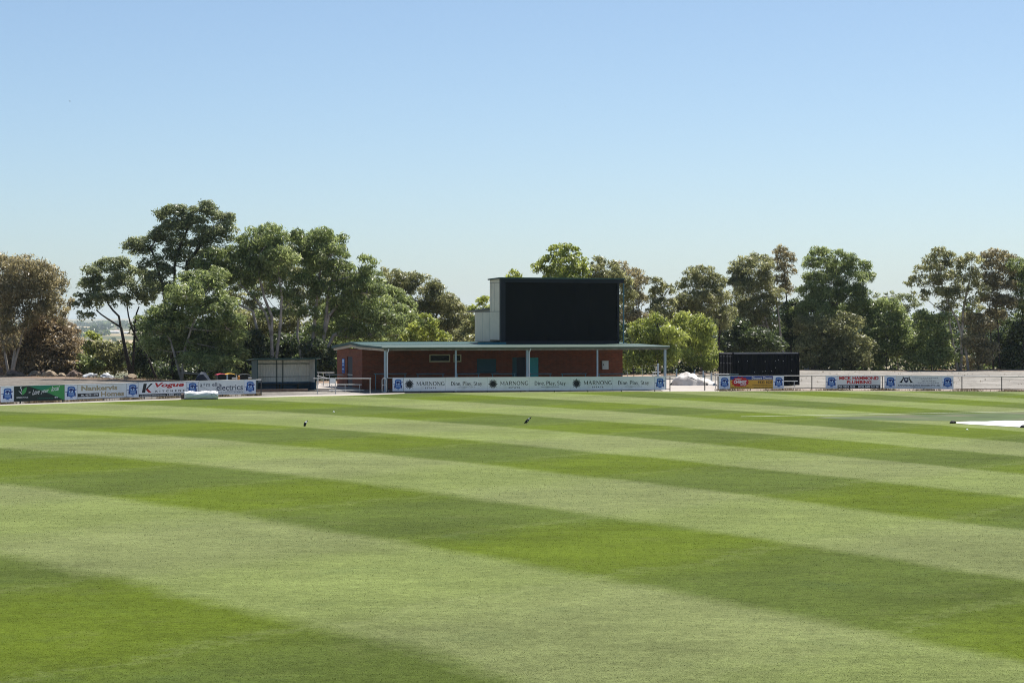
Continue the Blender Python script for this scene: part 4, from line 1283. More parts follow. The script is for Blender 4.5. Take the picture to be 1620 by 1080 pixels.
# picnic table by the rail
a = gp(1032, 601.0)
t = thing('picnic_table', 'pale picnic table half hidden behind the right veranda post', 'table', a, R(4))
s = a.y / F
MB().box(.05, .78, .2, .8, .67, .72).build('tabletop', M['alu'], t)
for y in (-.35, 1.1): MB().box(.0, .72, y, y + .26, .40, .44).build('seat', M['alu'], t)
for x in (.15, .6):
    l = MB(); l.tube([(x, .3, .67), (x, -.3, 0)], .025, 6); l.tube([(x, .7, .67), (x, 1.3, 0)], .025, 6); l.tube([(x, -.25, .39), (x, 1.25, .39)], .02, 6)
    l.build('leg', M['galv'], t)

def bollard(label, px, ytop, Y, rad=.075):
    p = gx(px, Y)
    h = CH - (ytop - HZ) * Y / F
    t = thing('bollard', label, 'bollard', (p.x, p.y, tz(p.x, Y)), 0, 'grey pipe bollards behind the white tarpaulin')
    MB().tube([(0, 0, -.1), (0, 0, h), (0, 0, h + .03)], [rad, rad, rad * .7], 10).build('shaft', M['post_blue'], t)
    MB().tube([(0, 0, h - .12), (0, 0, h - .06)], rad * 1.06, 10).build('band', M['galv'], t)
bollard('grey pipe bollard rising behind the left end of the white tarpaulin', 1070.3, 584.2, 213)
bollard('farthest grey pipe bollard above the middle of the white tarpaulin', 1098.8, 585.2, 218, .07)
bollard('grey pipe bollard behind the sloping right side of the white tarpaulin', 1112.6, 587.4, 203)
bollard('nearest grey pipe bollard, between white tarpaulin and container', 1125.4, 589.6, 191)
bollard('tall grey pipe bollard beside the picnic table', 1040.8, 575.0, 200, .085)

# ---- bins and bits by the team shelter
def wheelie(label, px, ytop, Y, lidm, rz, w=.62, d=.74, hh=1.06):
    p = gx(px, Y)
    t = thing('wheelie_bin', label, 'bin', (p.x, p.y, tz(p.x, Y)), rz, 'wheelie bins beside the team shelter')
    b = MB()
    b.add([(-w * .4, -d * .38, .06), (w * .4, -d * .38, .06), (w * .4, d * .38, .06), (-w * .4, d * .38, .06), (-w * .48, -d * .48, hh - .12), (w * .48, -d * .48, hh - .12), (w * .48, d * .48, hh - .12), (-w * .48, d * .48, hh - .12)],
          [(0, 3, 2, 1), (4, 5, 6, 7), (0, 1, 5, 4), (1, 2, 6, 5), (2, 3, 7, 6), (3, 0, 4, 7)])
    b.box(-w * .5, w * .5, -d * .5, d * .5, hh - .12, hh - .07)
    b.build('body', M['bin_body'], t)
    l = MB()
    n = 8
    for j in range(n + 1):
        v = -d * .54 + d * 1.08 * j / n
        z = hh - .066 + .085 * math.sin(math.pi * min(1, max(0, j / n)))
        l.v += [(-w * .53, v, z - .02), (-w * .3, v, z + .015), (w * .3, v, z + .015), (w * .53, v, z - .02)]
    for j in range(n):
        for k in range(3):
            o = j * 4 + k; l.f.append((o, o + 1, o + 5, o + 4)); l.mi.append(0)
    l.box(-w * .53, w * .53, -d * .56, -d * .53, hh - .12, hh - .07)
    l.build('lid', M[lidm], t)
    MB().tube([(-w * .4, d * .56, hh - .1), (w * .4, d * .56, hh - .1)], .022, 6).build('handle', M['bin_body'], t)
    for sx in (-1, 1):
        MB().tube([(sx * w * .42, d * .42, .1), (sx * w * .36, d * .42, .1)], .1, 12).build('wheel', M['black_rubber'], t)
wheelie('black wheelie bin with a faded red lid', 349.5, 590, 178, 'bin_red', R(-62), w=.6)
wheelie('black wheelie bin with a bright yellow lid touching the red lidded bin', 362.5, 590, 178.8, 'bin_yellow', R(-64), w=.6)
wheelie('dark bin with a grey lid beside the green shelter wall', 386.3, 590, 177, 'bin_grey', R(-75), w=.72, d=.84)
p = gx(377.7, 175.2); h = CH - (594 - HZ) * 175.2 / F
t = thing('orange_bollard', 'orange round-topped bollard left of the grey lidded bin', 'bollard', (p.x, p.y, -.03))
MB().tube([(0, 0, 0), (0, 0, h - .06), (0, 0, h - .01), (0, 0, h + .02)], [.1, .1, .08, .03], 12).build('shaft', M['orange'], t)
MB().tube([(0, 0, h - .12), (0, 0, h - .05)], .102, 12).build('band', M['timber'], t)
for lab, px, wpx, yt, Y in (('long tan timber sleeper behind the fence left of the orange bollard', 371.5, 8.4, 597.2, 176.5), ('short tan timber block against the green shelter wall', 395.6, 5.2, 596.6, 173.5)):
    p = gx(px, Y); w = wpx * Y / F; h = CH - (yt - HZ) * Y / F
    t = thing('timber_block', lab, 'timber', (p.x, p.y, -.03), 0, 'tan timber blocks by the bins')
    MB().box(-w / 2, w / 2, -.12, .12, 0, h - .07).build('block', M['timber'], t)
    MB().box(-w / 2 - .01, w / 2 + .01, -.13, .13, h - .068, h + .03).build('cap', M['alu'], t)
p = gx(359.4, 174.5); h = CH - (592.2 - HZ) * 174.5 / F
t = thing('steel_post', 'grey blue steel post in front of the red and yellow lidded bins', 'post', (p.x, p.y, -.03))
MB().box(-.05, .05, -.05, .05, 0, h + .03).build('shaft', M['post_blue'], t)
MB().box(-.055, .055, -.055, .055, h + .03, h + .045).build('cap', M['galv'], t)
p = gx(373.6, 175.8)
t = thing('broken_stake', 'thin leaning white stake beside the orange bollard', 'stake', (p.x, p.y, -.03))
MB().tube([(.06, 0, 0), (.03, 0, .8), (-.02, 0, 1.12)], [.03, .028, .012], 5).build('shaft', M['shed_far'], t)

# ---- noise helpers for lumps
def lump(name, rx, ry, rz, material, seed, sub=3, rough=.22, flat=.35, parent=None, freq=1.7):
    import mathutils
    me = bpy.data.meshes.new(name)
    import bmesh
    bm = bmesh.new()
    bmesh.ops.create_icosphere(bm, subdivisions=sub, radius=1)
    sv = Vector((seed * 3.1, seed * 1.7, seed * .9))
    for v in bm.verts:
        d = v.co.copy()
        k = 1 + rough * (mathutils.noise.noise(d * freq + sv) * 1.5 + .6 * mathutils.noise.noise(d * freq * 2.7 + sv))
        # chipped facets
        c = d * k
        for j in range(5):
            a = mathutils.noise.random_unit_vector() if False else Vector((math.sin(seed * 7 + j * 2.1), math.cos(seed * 3 + j * 1.3), math.sin(seed + j * 4.2) * .9)).normalized()
            lim = .80
            q = c.dot(a)
            if q > lim: c = c - a * (q - lim) * .8
        c.z = max(c.z, -flat)
        v.co = Vector((c.x * rx, c.y * ry, (c.z + flat) * rz / (1 + flat)))
    bm.to_mesh(me); bm.free()
    me.materials.append(material)
    o = bpy.data.objects.new(name, me); COL.objects.link(o)
    if parent: o.parent = parent
    return o
rocks = [
    (-6, 5, 578.5, 594, 'rock_brown', 'tall brown boulder cut by the left edge of the view'),
    (11, 38, 586.8, 594.6, 'rock_brown', 'flat dark brown boulder under the leaning pale gum trunk'),
    (45, 64, 586.2, 594.6, 'rock_tan', 'grey brown boulder second from the gum trunk'),
    (61.5, 73, 584.8, 593.5, 'rock_brown', 'dark upright boulder squeezed behind the long tan one'),
    (66, 91, 586.4, 595.4, 'rock_tan', 'long tan boulder with a pale sloping top'),
    (90, 104.5, 589.0, 595.6, 'rock_tan', 'small low tan boulder left of the big dark brown one'),
    (106.5, 129.5, 585.8, 595.8, 'rock_brown', 'big dark brown boulder left of the white pair'),
    (133, 153, 589.6, 596.6, 'rock_pale', 'pale white rock nearer the big dark brown boulder'),
    (160, 178.5, 590.0, 597.2, 'rock_pale', 'pale white rock nearer the lone tan boulder'),
    (196.5, 216.5, 591.6, 599.4, 'rock_tan', 'lone tan boulder right of the two white rocks'),
    (1283, 1300.5, 576.0, 584.2, 'rock_brown', 'round brown boulder just right of the black container'),
    (1272.5, 1281, 579.0, 584.4, 'rock_pale', 'small grey rock between container and brown boulder'),
    (1105, 1116, 587.2, 592.0, 'rock_brown', 'small brown rock behind the white tarpaulin and its bollards'),
    (1126, 1140, 586.4, 592.2, 'rock_tan', 'flat tan rock by the left end of the container'),
    (337, 343.5, 597.0, 606.0, 'rock_pale', 'pale rubble lump left of the red lidded bin'),
]
for i, (x0, x1, y0, y1, mm, lb) in enumerate(rocks):
    Y = F * CH / (y1 - HZ)
    if i == 14: Y = 180
    p = gx((x0 + x1) / 2, Y)
    rx = (x1 - x0) / 2 * Y / F * 1.08; rz = (y1 - y0) * Y / F * (1.05 if i < 14 else .6)
    o = lump('boulder', rx, rx * .8, rz * 1.12, M[mm], i + 1, rough=.3)
    o.location = (p.x, p.y, min(-.03, tz(p.x, p.y)) - .05)
    o.rotation_euler = (0, 0, 0.3 * math.sin(i * 2.3))
    tag(o, lb, 'rock' if rx < .45 else 'boulder', 'boulders along the gravel edge' if i not in (14,) else None)

# navy tarp heap
p = gx(321.5, 188)
m = MB()
pr = [(-.78, 0), (-.48, .62), (-.18, .98), (.12, .95), (.40, .62), (.78, 0)]
for j, (yy, sc) in enumerate(((-.8, .82), (-.3, 1.0), (.3, 1.0), (.8, .8))):
    for (x, z) in pr: m.v.append((x * (1 if j in (1, 2) else .95), yy, z * sc * 1.03 + .02 * math.sin(x * 9 + j)))
for j in range(3):
    for k in range(5):
        o = j * 6 + k; m.f.append((o, o + 1, o + 7, o + 6)); m.mi.append(0)
m.f += [(5, 4, 3, 2, 1, 0), (18, 19, 20, 21, 22, 23)]; m.mi += [0, 0]
t = thing('covered_heap', 'dark navy tarpaulin over a peaked heap behind the fence', 'heap', (p.x, p.y, -.03))
m.build('tarpaulin', M['navy_tarp'], t)
MB().tube([(-.82, -.86, .03), (0, -.9, .03), (.82, -.86, .03)], .025, 5).build('hem_rope', M['pipe'], t)

# white roll of sheeting on the boundary edge
a = gp(287, 631.6)
t = thing('sheet_roll', 'long roll wrapped in white plastic lying on the boundary edge', 'roll', (a.x, a.y, 0), TH * .55)
L = 58 * a.y / F
rr = random.Random(4)
m = MB(); nseg, nr = 36, 22
prof = lambda u: .235 + .045 * math.sin(min(1, u * 5) * math.pi / 2) - .03 * max(0, (u - .9) * 10)
for i in range(nseg + 1):
    u = i / nseg
    r0 = prof(u)
    for k in range(nr):
        an = 2 * math.pi * k / nr
        w_ = .020 * math.sin(k * 2 + u * 17) + .014 * math.sin(k * 3.3 - u * 34) + rr.uniform(-.012, .012)
        r_ = r0 + w_ + (.02 * math.sin(u * 9 + 1) if math.sin(an) > .3 else 0)
        z = math.sin(an) * r_
        m.v.append((.18 + u * (L - .2), math.cos(an) * r_ * 1.05, max(z, -.235) + .235))
for i in range(nseg):
    for k in range(nr):
        m.f.append((i * nr + k, i * nr + (k + 1) % nr, (i + 1) * nr + (k + 1) % nr, (i + 1) * nr + k)); m.mi.append(0)
m.f.append(tuple(nseg * nr + k for k in range(nr))); m.mi.append(0)
m.f.append(tuple(range(nr - 1, -1, -1))); m.mi.append(0)
m.build('plastic_wrap', M['white_tarp'], t, smooth=True)
MB().tube([(-.02, 0, .2), (.2, 0, .21)], [.19, .2], 14).build('rolled_core', M['roller_core'], t)
MB().tube([(-.06, .0, .2), (-.02, 0, .2)], [.07, .07], 10).build('core_tube', M['galv'], t)
for u, s in ((.78, .3), (.9, .26)):
    MB().tube([(u * L, -.20, .44), (u * L + .07, -.29, .32), (u * L + .12, -.30, .20)], [.012, .03, .008], 5).build('tie_strap', M['board_trim'], t)

# white tarpaulin mound
a = gp(1097, 609.0)
import mathutils
t = thing('tarpaulin_heap', 'large crumpled white tarpaulin mound beside the driveway', 'tarpaulin', (a.x, a.y, -.03))
m = MB(); nx_, ny_ = 64, 34
for j in range(ny_ + 1):
    for i in range(nx_ + 1):
        x = -1.85 + 3.8 * i / nx_; y = -1.15 + 2.5 * j / ny_
        e1 = ((x + .55) / 1.22) ** 2 + ((y - .1) / 1.05) ** 2
        e2 = ((x - .55) / 1.05) ** 2 + ((y + .05) / .8) ** 2
        e3 = ((x - 1.35) / .55) ** 2 + ((y + .35) / .5) ** 2
        z = max(1.02 * math.sqrt(max(0, 1 - e1)) if e1 < 1 else 0, .62 * math.sqrt(max(0, 1 - e2)) if e2 < 1 else 0, .26 * math.sqrt(max(0, 1 - e3)) if e3 < 1 else 0)
        nz = mathutils.noise.noise(Vector((x * 1.6 + y, y * 2.2, 3.3))) * .09 + mathutils.noise.noise(Vector((x * 4.2, y * 5, 1.1))) * .045
        fold = .075 * math.sin(x * 7 + y * 3 + 3 * mathutils.noise.noise(Vector((x, y, 0))))
        z = z * (1 + .5 * nz) + (nz + fold) * min(1, z * 3) * .8
        m.v.append((x, y, max(z, .0) + (.0 if z > .01 else -.02)))
for j in range(ny_):
    for i in range(nx_):
        o = j * (nx_ + 1) + i
        q = (o, o + 1, o + nx_ + 2, o + nx_ + 1)
        if max(m.v[k][2] for k in q) > 0: m.f.append(q); m.mi.append(0)
m.build('sheet', M['dusty_tarp'], t, smooth=True)
m = MB()
m.tube([(-.55, -.93, .74), (-.2, -.93, .62), (.22, -.88, .42)], [.012, .045, .012], 6)
m.build('open_slit', M['ink'], t)
MB().tube([(-1.9, .1, .0), (-1.72, .0, .16), (-1.55, -.05, .34)], [.07, .09, .03], 6).build('loose_flap', M['bin_body'], t)
MB().tube([(.75, -.55, .05), (1.0, -.7, .12), (1.35, -.62, .05)], [.05, .1, .05], 7).build('tie_down', M['pipe'], t)

# pitch cover in the square
t = thing('pitch_cover', 'bright white pitch cover sheet spread flat on the square', 'pitch cover', gp(1512, 669.6))
o0 = gp(1512, 669.6)
up = [(1513, 669.4), (1535, 667.8), (1560, 666.8), (1590, 666.2), (1640, 665.6), (1720, 665.2)]
dn = [(1513, 669.8), (1535, 671.2), (1560, 672.5), (1590, 674.2), (1640, 677.0), (1720, 682)]
m = MB(); N = 8
for (ax_, ay_), (bx_, by_) in zip(up, dn):
    pa, pb = gp(ax_, ay_) - o0, gp(bx_, by_) - o0
    for k in range(N + 1):
        q = pa.lerp(pb, k / N)
        edge = 0.012 if k in (0, N) else .06 + .02 * math.sin(q.x * 2.1 + k)
        m.v.append((q.x, q.y, edge))
for i in range(len(up) - 1):
    for k in range(N):
        o = i * (N + 1) + k; m.f.append((o, o + N + 1, o + N + 2, o + 1)); m.mi.append(0)
c_ = m.build('sheet', M['cover_white'], t, smooth=True)
rg = MB(); cc = gp(1617.5, 671.2) - o0
for i in range(16):
    a0_, a1_ = 2 * math.pi * i / 16, 2 * math.pi * (i + 1) / 16
    rg.add([(cc.x + .16 * math.cos(a0_), cc.y + .9 * math.sin(a0_), .095), (cc.x + .22 * math.cos(a0_), cc.y + 1.15 * math.sin(a0_), .095), (cc.x + .22 * math.cos(a1_), cc.y + 1.15 * math.sin(a1_), .095), (cc.x + .16 * math.cos(a1_), cc.y + .9 * math.sin(a1_), .095)], [(0, 1, 2, 3)])
rg.build('printed_ring', M['board_trim'], t)
for lab, px, py in (('small black sandbag weighing down the pointed tip of the pitch cover', 1507.2, 669.4), ('black sandbag on the near edge of the pitch cover', 1619, 676.2)):
    o = lump('sandbag', .17, .13, .14, M['black_rubber'], 3, sub=2, rough=.12)
    q = gp(px, py); o.location = (q.x, q.y, 0.0)
    tag(o, lab, 'sandbag', 'black sandbags on the pitch cover')
for lab, px, py in (('small white marker disc on the turf below the pitch cover', 1530, 679.6), ('small white marker disc on the turf right of the standing bird', 528, 651.5)):
    q = gp(px, py)
    t = thing('marker_disc', lab, 'marker', (q.x, q.y, 0.002), 0, 'white marker discs on the turf')
    MB().tube([(0, 0, 0), (0, 0, .02), (0, 0, .05)], [.06, .05, .02], 14).build('disc', M['white_ink'], t)

# ---- two magpies on the turf
def magpie(label, px, py, length, pitch, yaw, white_front):
    g = gp(px, py)
    t = tag(bpy.data.objects.new('magpie', None), label, 'bird', 'black and white birds on the turf')
    t.location = (g.x, g.y, 0); t.rotation_euler = (0, 0, yaw); COL.objects.link(t)
    s = length / .40
    hip = Vector((0, 0, .10 * s))
    fw = Vector((math.cos(pitch), 0, math.sin(pitch)))
    pts, rad, mats = [], [], []
    seq = [(-.235, .010, 0), (-.20, .018, 0), (-.14, .022, 0), (-.10, .026, 0), (-.06, .044, 0), (0, .060, 0), (.05, .064, 0), (.09, .056, 1 if white_front else 0), (.125, .042, 1), (.15, .034, 1), (.17, .034, 0), (.195, .033, 0), (.215, .022, 0), (.228, .010, 0), (.262, .003, 2)]
    m = MB(); n = 12
    rings = []
    for i, (u, r_, mi) in enumerate(seq):
        bend = max(0, u - .08) * (.5 if pitch > .8 else .25)
        dirx = fw * u + Vector((bend * .8, 0, -bend * .5 if pitch > .8 else bend * .9))
        c = hip + dirx * s
        side = Vector((0, 1, 0)); nrm = fw.cross(side)
        rings.append(len(m.v))
        for k in range(n):
            a = 2 * math.pi * k / n
            fl = .55 if u < -.09 else 1.0
            m.v.append(c + (side * math.cos(a) * r_ * (1.15 if u < -.12 else .92) + nrm * math.sin(a) * r_ * fl) * s)
    for i in range(len(seq) - 1):
        for k in range(n):
            a, b = rings[i], rings[i + 1]
            m.f.append((a + k, a + (k + 1) % n, b + (k + 1) % n, b + k)); m.mi.append(seq[i][2] if seq[i][2] != 1 or white_front or math.sin(2 * math.pi * k / n) < .2 else 1)
    m.f.append(tuple(range(n - 1, -1, -1))); m.mi.append(0)
    body = m.build('body', [M['feather_black'], M['feather_white'], M['galv']], t, smooth=True)
    for sd in (-1, 1):
        w_ = MB()
        c0 = hip + fw * .09 * s; c1 = hip - fw * .13 * s
        up_ = fw.cross(Vector((0, 1, 0))) * -1
        wv = []
        for uu, wd in ((0, .012), (.25, .04), (.55, .045), (.85, .025), (1, .005)):
            c = c0.lerp(c1, uu)
            wv += [c + Vector((0, sd * .058 * s * (1 - .45 * uu), 0)) + up_ * wd * s, c + Vector((0, sd * .068 * s * (1 - .5 * uu), 0)), c + Vector((0, sd * .056 * s * (1 - .45 * uu), 0)) - up_ * wd * s]
        w_.v = wv
        for i in range(4):
            for k in range(2):
                o = i * 3 + k; w_.f.append((o, o + 1, o + 4, o + 3)); w_.mi.append(1 if (i == 0 and k == 0) else 0)
        w_.build('wing', [M['feather_black'], M['feather_white']], t)
        lg = MB()
        x0 = .01 * s
        lg.tube([hip + Vector((x0, sd * .03 * s, -.03 * s)), Vector((x0 - .012 * s, sd * .03 * s, .055 * s)), Vector((x0, sd * .03 * s, .006 * s))], [.013 * s, .007 * s, .006 * s], 6)
        for ang_ in (-.5, 0, .5, math.pi):
            lg.tube([(x0, sd * .03 * s, .006 * s), (x0 + .035 * s * math.cos(ang_), sd * .03 * s + .035 * s * math.sin(ang_), .003 * s)], [.005 * s, .002 * s], 5)
        lg.build('leg', M['bird_leg'], t)
magpie('upright magpie with pale grey back, on the left of the turf', 482.5, 674.0, .40, R(68), R(35), True)
magpie('leaning mostly black magpie with white nape, nearer the middle', 833.0, 669.8, .43, R(42), R(8), False)

# the two birds high in the sky
def flyer(label, px, py, Y, span):
    p = at(px, py, Y)
    t = tag(bpy.data.objects.new('flying_bird', None), label, 'bird', 'birds far off in the sky'); COL.objects.link(t); t.location = p
    m = MB(); m.tube([(-.5 * span * .4, 0, 0), (-.1 * span, 0, 0), (.15 * span, 0, .01), (.24 * span, 0, 0)], [.02 * span, .06 * span, .05 * span, .01 * span], 8); m.build('body', M['bark_grey'], t)
    for sd in (-1, 1):
        w_ = MB(); w_.add([(.1 * span, 0, .02 * span), (-.12 * span, 0, .02 * span), (-.10 * span, sd * .5 * span, .05 * span), (-.02 * span, sd * .52 * span, .05 * span)], [(0, 1, 2, 3)]); w_.build('wing', M['bark_grey'], t)
flyer('tiny dark bird flying high at the left of the sky', 110.5, 160.4, 300, .62)
flyer('tiny faint bird flying high above the middle of the view', 894, 168.4, 420, .45)
# ------------------------------------------------------------------ trees and bushes
def make_tree(name, label, cat, base_px, Y, lobes, pal, bark='bark_grey', group=None, trunks=None, seed=0, dens=1.0, leaf=(.46, .105), droop=1.1, sub=.40, trunk_r=.2, limbs=True, spread=1.0, fork=None, grow=1.18, vflat=.8):
    rng = np.random.default_rng(1000 + seed)
    b = gx(base_px, Y)
    bz = tz(b.x, b.y)
    root = thing(name, label, cat, (b.x, b.y, bz), 0, group)
    O = Vector((b.x, b.y, bz))
    s = Y / F
    L3 = []
    meanr = np.mean([(l[2] + l[3]) / 2 for l in lobes]) * s
    for l in lobes:
        px, py, rx, ry = l[:4]
        dy = l[4] if len(l) > 4 else rng.uniform(-1.0, 1.0) * meanr * 1.1 * spread
        c = at(px, py, Y + dy) - O
        L3.append((c, rx * s * grow, ry * s * grow, (rx + ry) / 2 * s * grow * .95))
    # --- trunk(s) and limbs
    mb = MB()
    def wob(p, a): return p + Vector((rng.uniform(-a, a), rng.uniform(-a, a), rng.uniform(-a, a) * .4))
    zs = sorted(c.z for c, *_ in L3)
    top = zs[-1]
    stems = []
    if trunks is None:
        f = fork if fork is not None else (base_px + rng.uniform(-4, 4), None)
        hz = min(zs[len(zs) // 3], top * .55)
        stems = [[Vector((0, 0, -.3)), wob(Vector((0, 0, hz * .5)), .12), wob(Vector((0, 0, hz)), .25)]]
    else:
        for tr in trunks:
            pl = []
            for i, q in enumerate(tr):
                w = at(q[0], q[1], Y + (q[2] if len(q) > 2 else 0)) - O
                if i == 0: w.z = -.3
                pl.append(w)
            stems.append(pl)
    tips = []
    for st in stems:
        n = len(st)
        pts = []
        for i in range(n - 1):
            pts.append(st[i])
            pts.append(wob(st[i].lerp(st[i + 1], .5), .05))
        pts.append(st[-1])
        rr_ = [trunk_r * (1.15 if i == 0 else 1) * (1 - .55 * i / (len(pts) - 1)) for i in range(len(pts))]
        mb.tube(pts, [q_ * .72 for q_ in rr_], 8)
        for i, p in enumerate(pts[1:], 1): tips.append((p, rr_[i], i / (len(pts) - 1)))
    subs_c, subs_r, subs_t = [], [], []
    for (c, rx, rz, ry) in L3:
        r = (rx * rz * ry) ** (1 / 3)
        if limbs:
            cand = [q for q in tips if q[0].z < c.z + .3] or tips
            p0, pr, _ = min(cand, key=lambda q: (q[0] - c).length + max(0, .35 - q[2]) * 6)
            mid = p0.lerp(c, .5) + Vector((rng.uniform(-.2, .2), rng.uniform(-.2, .2), -.12 * (c - p0).length * rng.uniform(.2, 1)))
            r0 = min(pr * .5, .02 + .014 * (c - p0).length + .016 * r)
            mb.tube([p0, wob(p0.lerp(mid, .5), .06), mid, wob(mid.lerp(c, .6), .08), c], [r0, r0 * .85, r0 * .7, r0 * .5, r0 * .34], 6, cap=False)
        nsub = max(6, int(15 * (r / 1.4) ** 1.1 * (0.40 / sub)))
        lt = rng.uniform(-.12, .12)
        for k in range(nsub):
            d = rng.normal(size=3); d /= np.linalg.norm(d)
            if d[2] < -.3 and rng.random() < .55: d[2] = -d[2]
            q = rng.uniform(.45, 1.0) ** .6
            q = max(q, .62)
            cc = np.array([c.x + d[0] * rx * q * .82, c.y + d[1] * ry * q * .82, c.z + d[2] * rz * q * .82])
            subs_c.append(cc); subs_r.append(r * sub * rng.uniform(.6, 1.3)); subs_t.append(lt + rng.uniform(-.16, .16) + .05 * d[2])
            if limbs and k % 2 == 0:
                e = Vector(cc)
                m_ = c.lerp(e, .55) + Vector((0, 0, -.08 * r))
                mb.tube([c.lerp(e, .04), m_, e], [.026 + .006 * r, .018 + .004 * r, .010], 4, cap=False)
    trunk = mb.build('trunk', M[bark], root, smooth=True)
    # --- crown: leaf sprays through every clump, denser on the upper shell
    cs, tn, nm, area = [], [], [], leaf[0] * leaf[1] * .5
    for cc, r, t in zip(subs_c, subs_r, subs_t):
        # a domed clump: most leaves lie on its open upper shell, a few hang beneath
        n = int(dens * 1.15 * 2 * math.pi * r * r / area) + 8
        u = rng.normal(size=(n, 3)); u /= np.linalg.norm(u, axis=1, keepdims=True)
        low = (u[:, 2] < -.15) & (rng.random(n) < .72)
        u[low, 2] *= -1
        q = .62 + .42 * rng.random((n, 1)) ** .7
        inner = rng.random((n, 1)) < .2
        q = np.where(inner, q * rng.random((n, 1)), q) * np.exp(np.abs(rng.normal(size=(n, 1))) * .14)
        p = u * q * np.array([r * 1.08, r * 1.08, r * vflat])
        hang = rng.random(n) < .2
        p[hang, 2] -= rng.random(hang.sum()) * r * .8
        cs.append(p + cc)
        nm.append(u * np.array([1, 1, 1.25]))
        tn.append(np.clip(.5 + t + rng.normal(size=n) * .22, 0, 1))
    c = np.concatenate(cs); t = np.concatenate(tn)
    co, q = leaf_quads(c, leaf[0], leaf[1], droop, rng, normals=np.concatenate(nm))
    me = np_mesh('crown', co, q, [LM[pal]])
    a = me.attributes.new('tint', 'FLOAT', 'FACE'); a.data.foreach_set('value', t.astype(np.float32))
    o = bpy.data.objects.new('crown', me); COL.objects.link(o); o.parent = root
    make_tree.count += len(q)
    return root
make_tree.count = 0

GT = 'gum trees round the oval'
GB = 'bushes under the gum trees'
GUM, BUSH = 'gum_tree', 'bush'
tn_ = [0]
def gum(label, *a, **k):
    tn_[0] += 1
    return make_tree(GUM, label, 'tree', *a, group=GT, seed=tn_[0], **k)
def bush(label, *a, **k):
    tn_[0] += 1
    k.setdefault('trunk_r', .07); k.setdefault('leaf', (.36, .15)); k.setdefault('bark', 'bark_dark'); k.setdefault('sub', .46); k.setdefault('droop', .45)
    return make_tree(BUSH, label, 'bush', *a, group=GB, seed=tn_[0], **k)

# ---- left edge
gum('brownish gum with pale leaning trunks at the left edge of the view', 17, 219,
    [(6, 425, 24, 24), (38, 432, 30, 26), (66, 438, 24, 24), (86, 452, 20, 22), (20, 462, 30, 26), (55, 468, 34, 26), (86, 484, 22, 18), (104, 500, 10, 16), (70, 500, 28, 20), (28, 500, 26, 22), (-8, 470, 26, 30), (-10, 510, 26, 30), (110, 478, 7, 10), (12, 535, 22, 20)],
    'brown', 'bark_pale', trunks=[[(17, 590), (24, 550), (20, 520), (14, 478), (16, 440)], [(18, 590), (27, 560), (36, 522), (48, 480), (60, 450)], [(15, 590), (8, 560), (0, 520), (-4, 470)]], trunk_r=.19, dens=.6)
bush('tall rust brown bush behind the boulders at the far left', 66, 224,
     [(58, 520, 26, 26), (86, 528, 24, 26), (48, 555, 34, 30), (84, 560, 34, 32), (104, 552, 16, 22), (30, 560, 28, 28), (70, 582, 44, 18), (106, 578, 20, 18), (20, 580, 30, 16)], 'rust', dens=.95)
bush('leafless looking rust shrub right of the tall rust bush', 112, 228, [(116, 522, 10, 12), (118, 545, 12, 18), (112, 566, 18, 18), (122, 580, 18, 14)], 'rust', dens=.6)
gum('small bright green tree in the gap before the valley', 146, 232, [(146, 537, 12, 12), (152, 550, 16, 14), (140, 560, 16, 16), (150, 575, 22, 18)], 'lime', 'bark_dark', trunk_r=.09, leaf=(.34, .16))
bush('rounded green bush with yellow tips left of the leaning trunk', 182, 226, [(166, 556, 16, 14), (188, 556, 18, 14), (204, 562, 14, 16), (176, 574, 24, 18), (200, 582, 22, 16), (160, 580, 20, 16), (212, 580, 12, 18)], 'olive', dens=1.1)
bush('low dark bush behind the two white rocks', 136, 224, [(128, 576, 16, 14), (146, 584, 20, 12), (122, 586, 16, 10)], 'green')
bush('dark bush at the foot of the leaning gum trunk', 228, 219, [(222, 556, 14, 18), (236, 566, 20, 20), (224, 582, 24, 18), (246, 588, 20, 16), (240, 545, 16, 16)], 'dark', dens=1.2)
# ---- leaning gum and the tallest gum
gum('leaning gum whose bare limbs fan out over the valley gap', 250, 206,
    [(146, 438, 16, 16), (166, 424, 18, 14), (190, 424, 20, 15), (214, 432, 16, 14), (136, 458, 17, 16), (162, 450, 20, 16), (192, 450, 20, 15), (222, 454, 15, 14), (128, 480, 13, 14), (150, 476, 20, 14), (182, 474, 16, 12), (212, 474, 20, 12), (136, 498, 12, 9), (236, 472, 12, 12), (234, 440, 14, 13), (246, 456, 13, 13)],
    'grey', 'bark_dark', trunks=[[(250, 602), (236, 570), (222, 545), (210, 522), (203, 498), (200, 470)], [(212, 524), (192, 518), (170, 504), (152, 490)], [(208, 516), (188, 500), (172, 482), (160, 460)], [(209, 519), (214, 505), (220, 485)]], grow=1.18, trunk_r=.17, dens=1.1, sub=.46, leaf=(.28, .12), droop=.3, limbs=False, spread=.7)
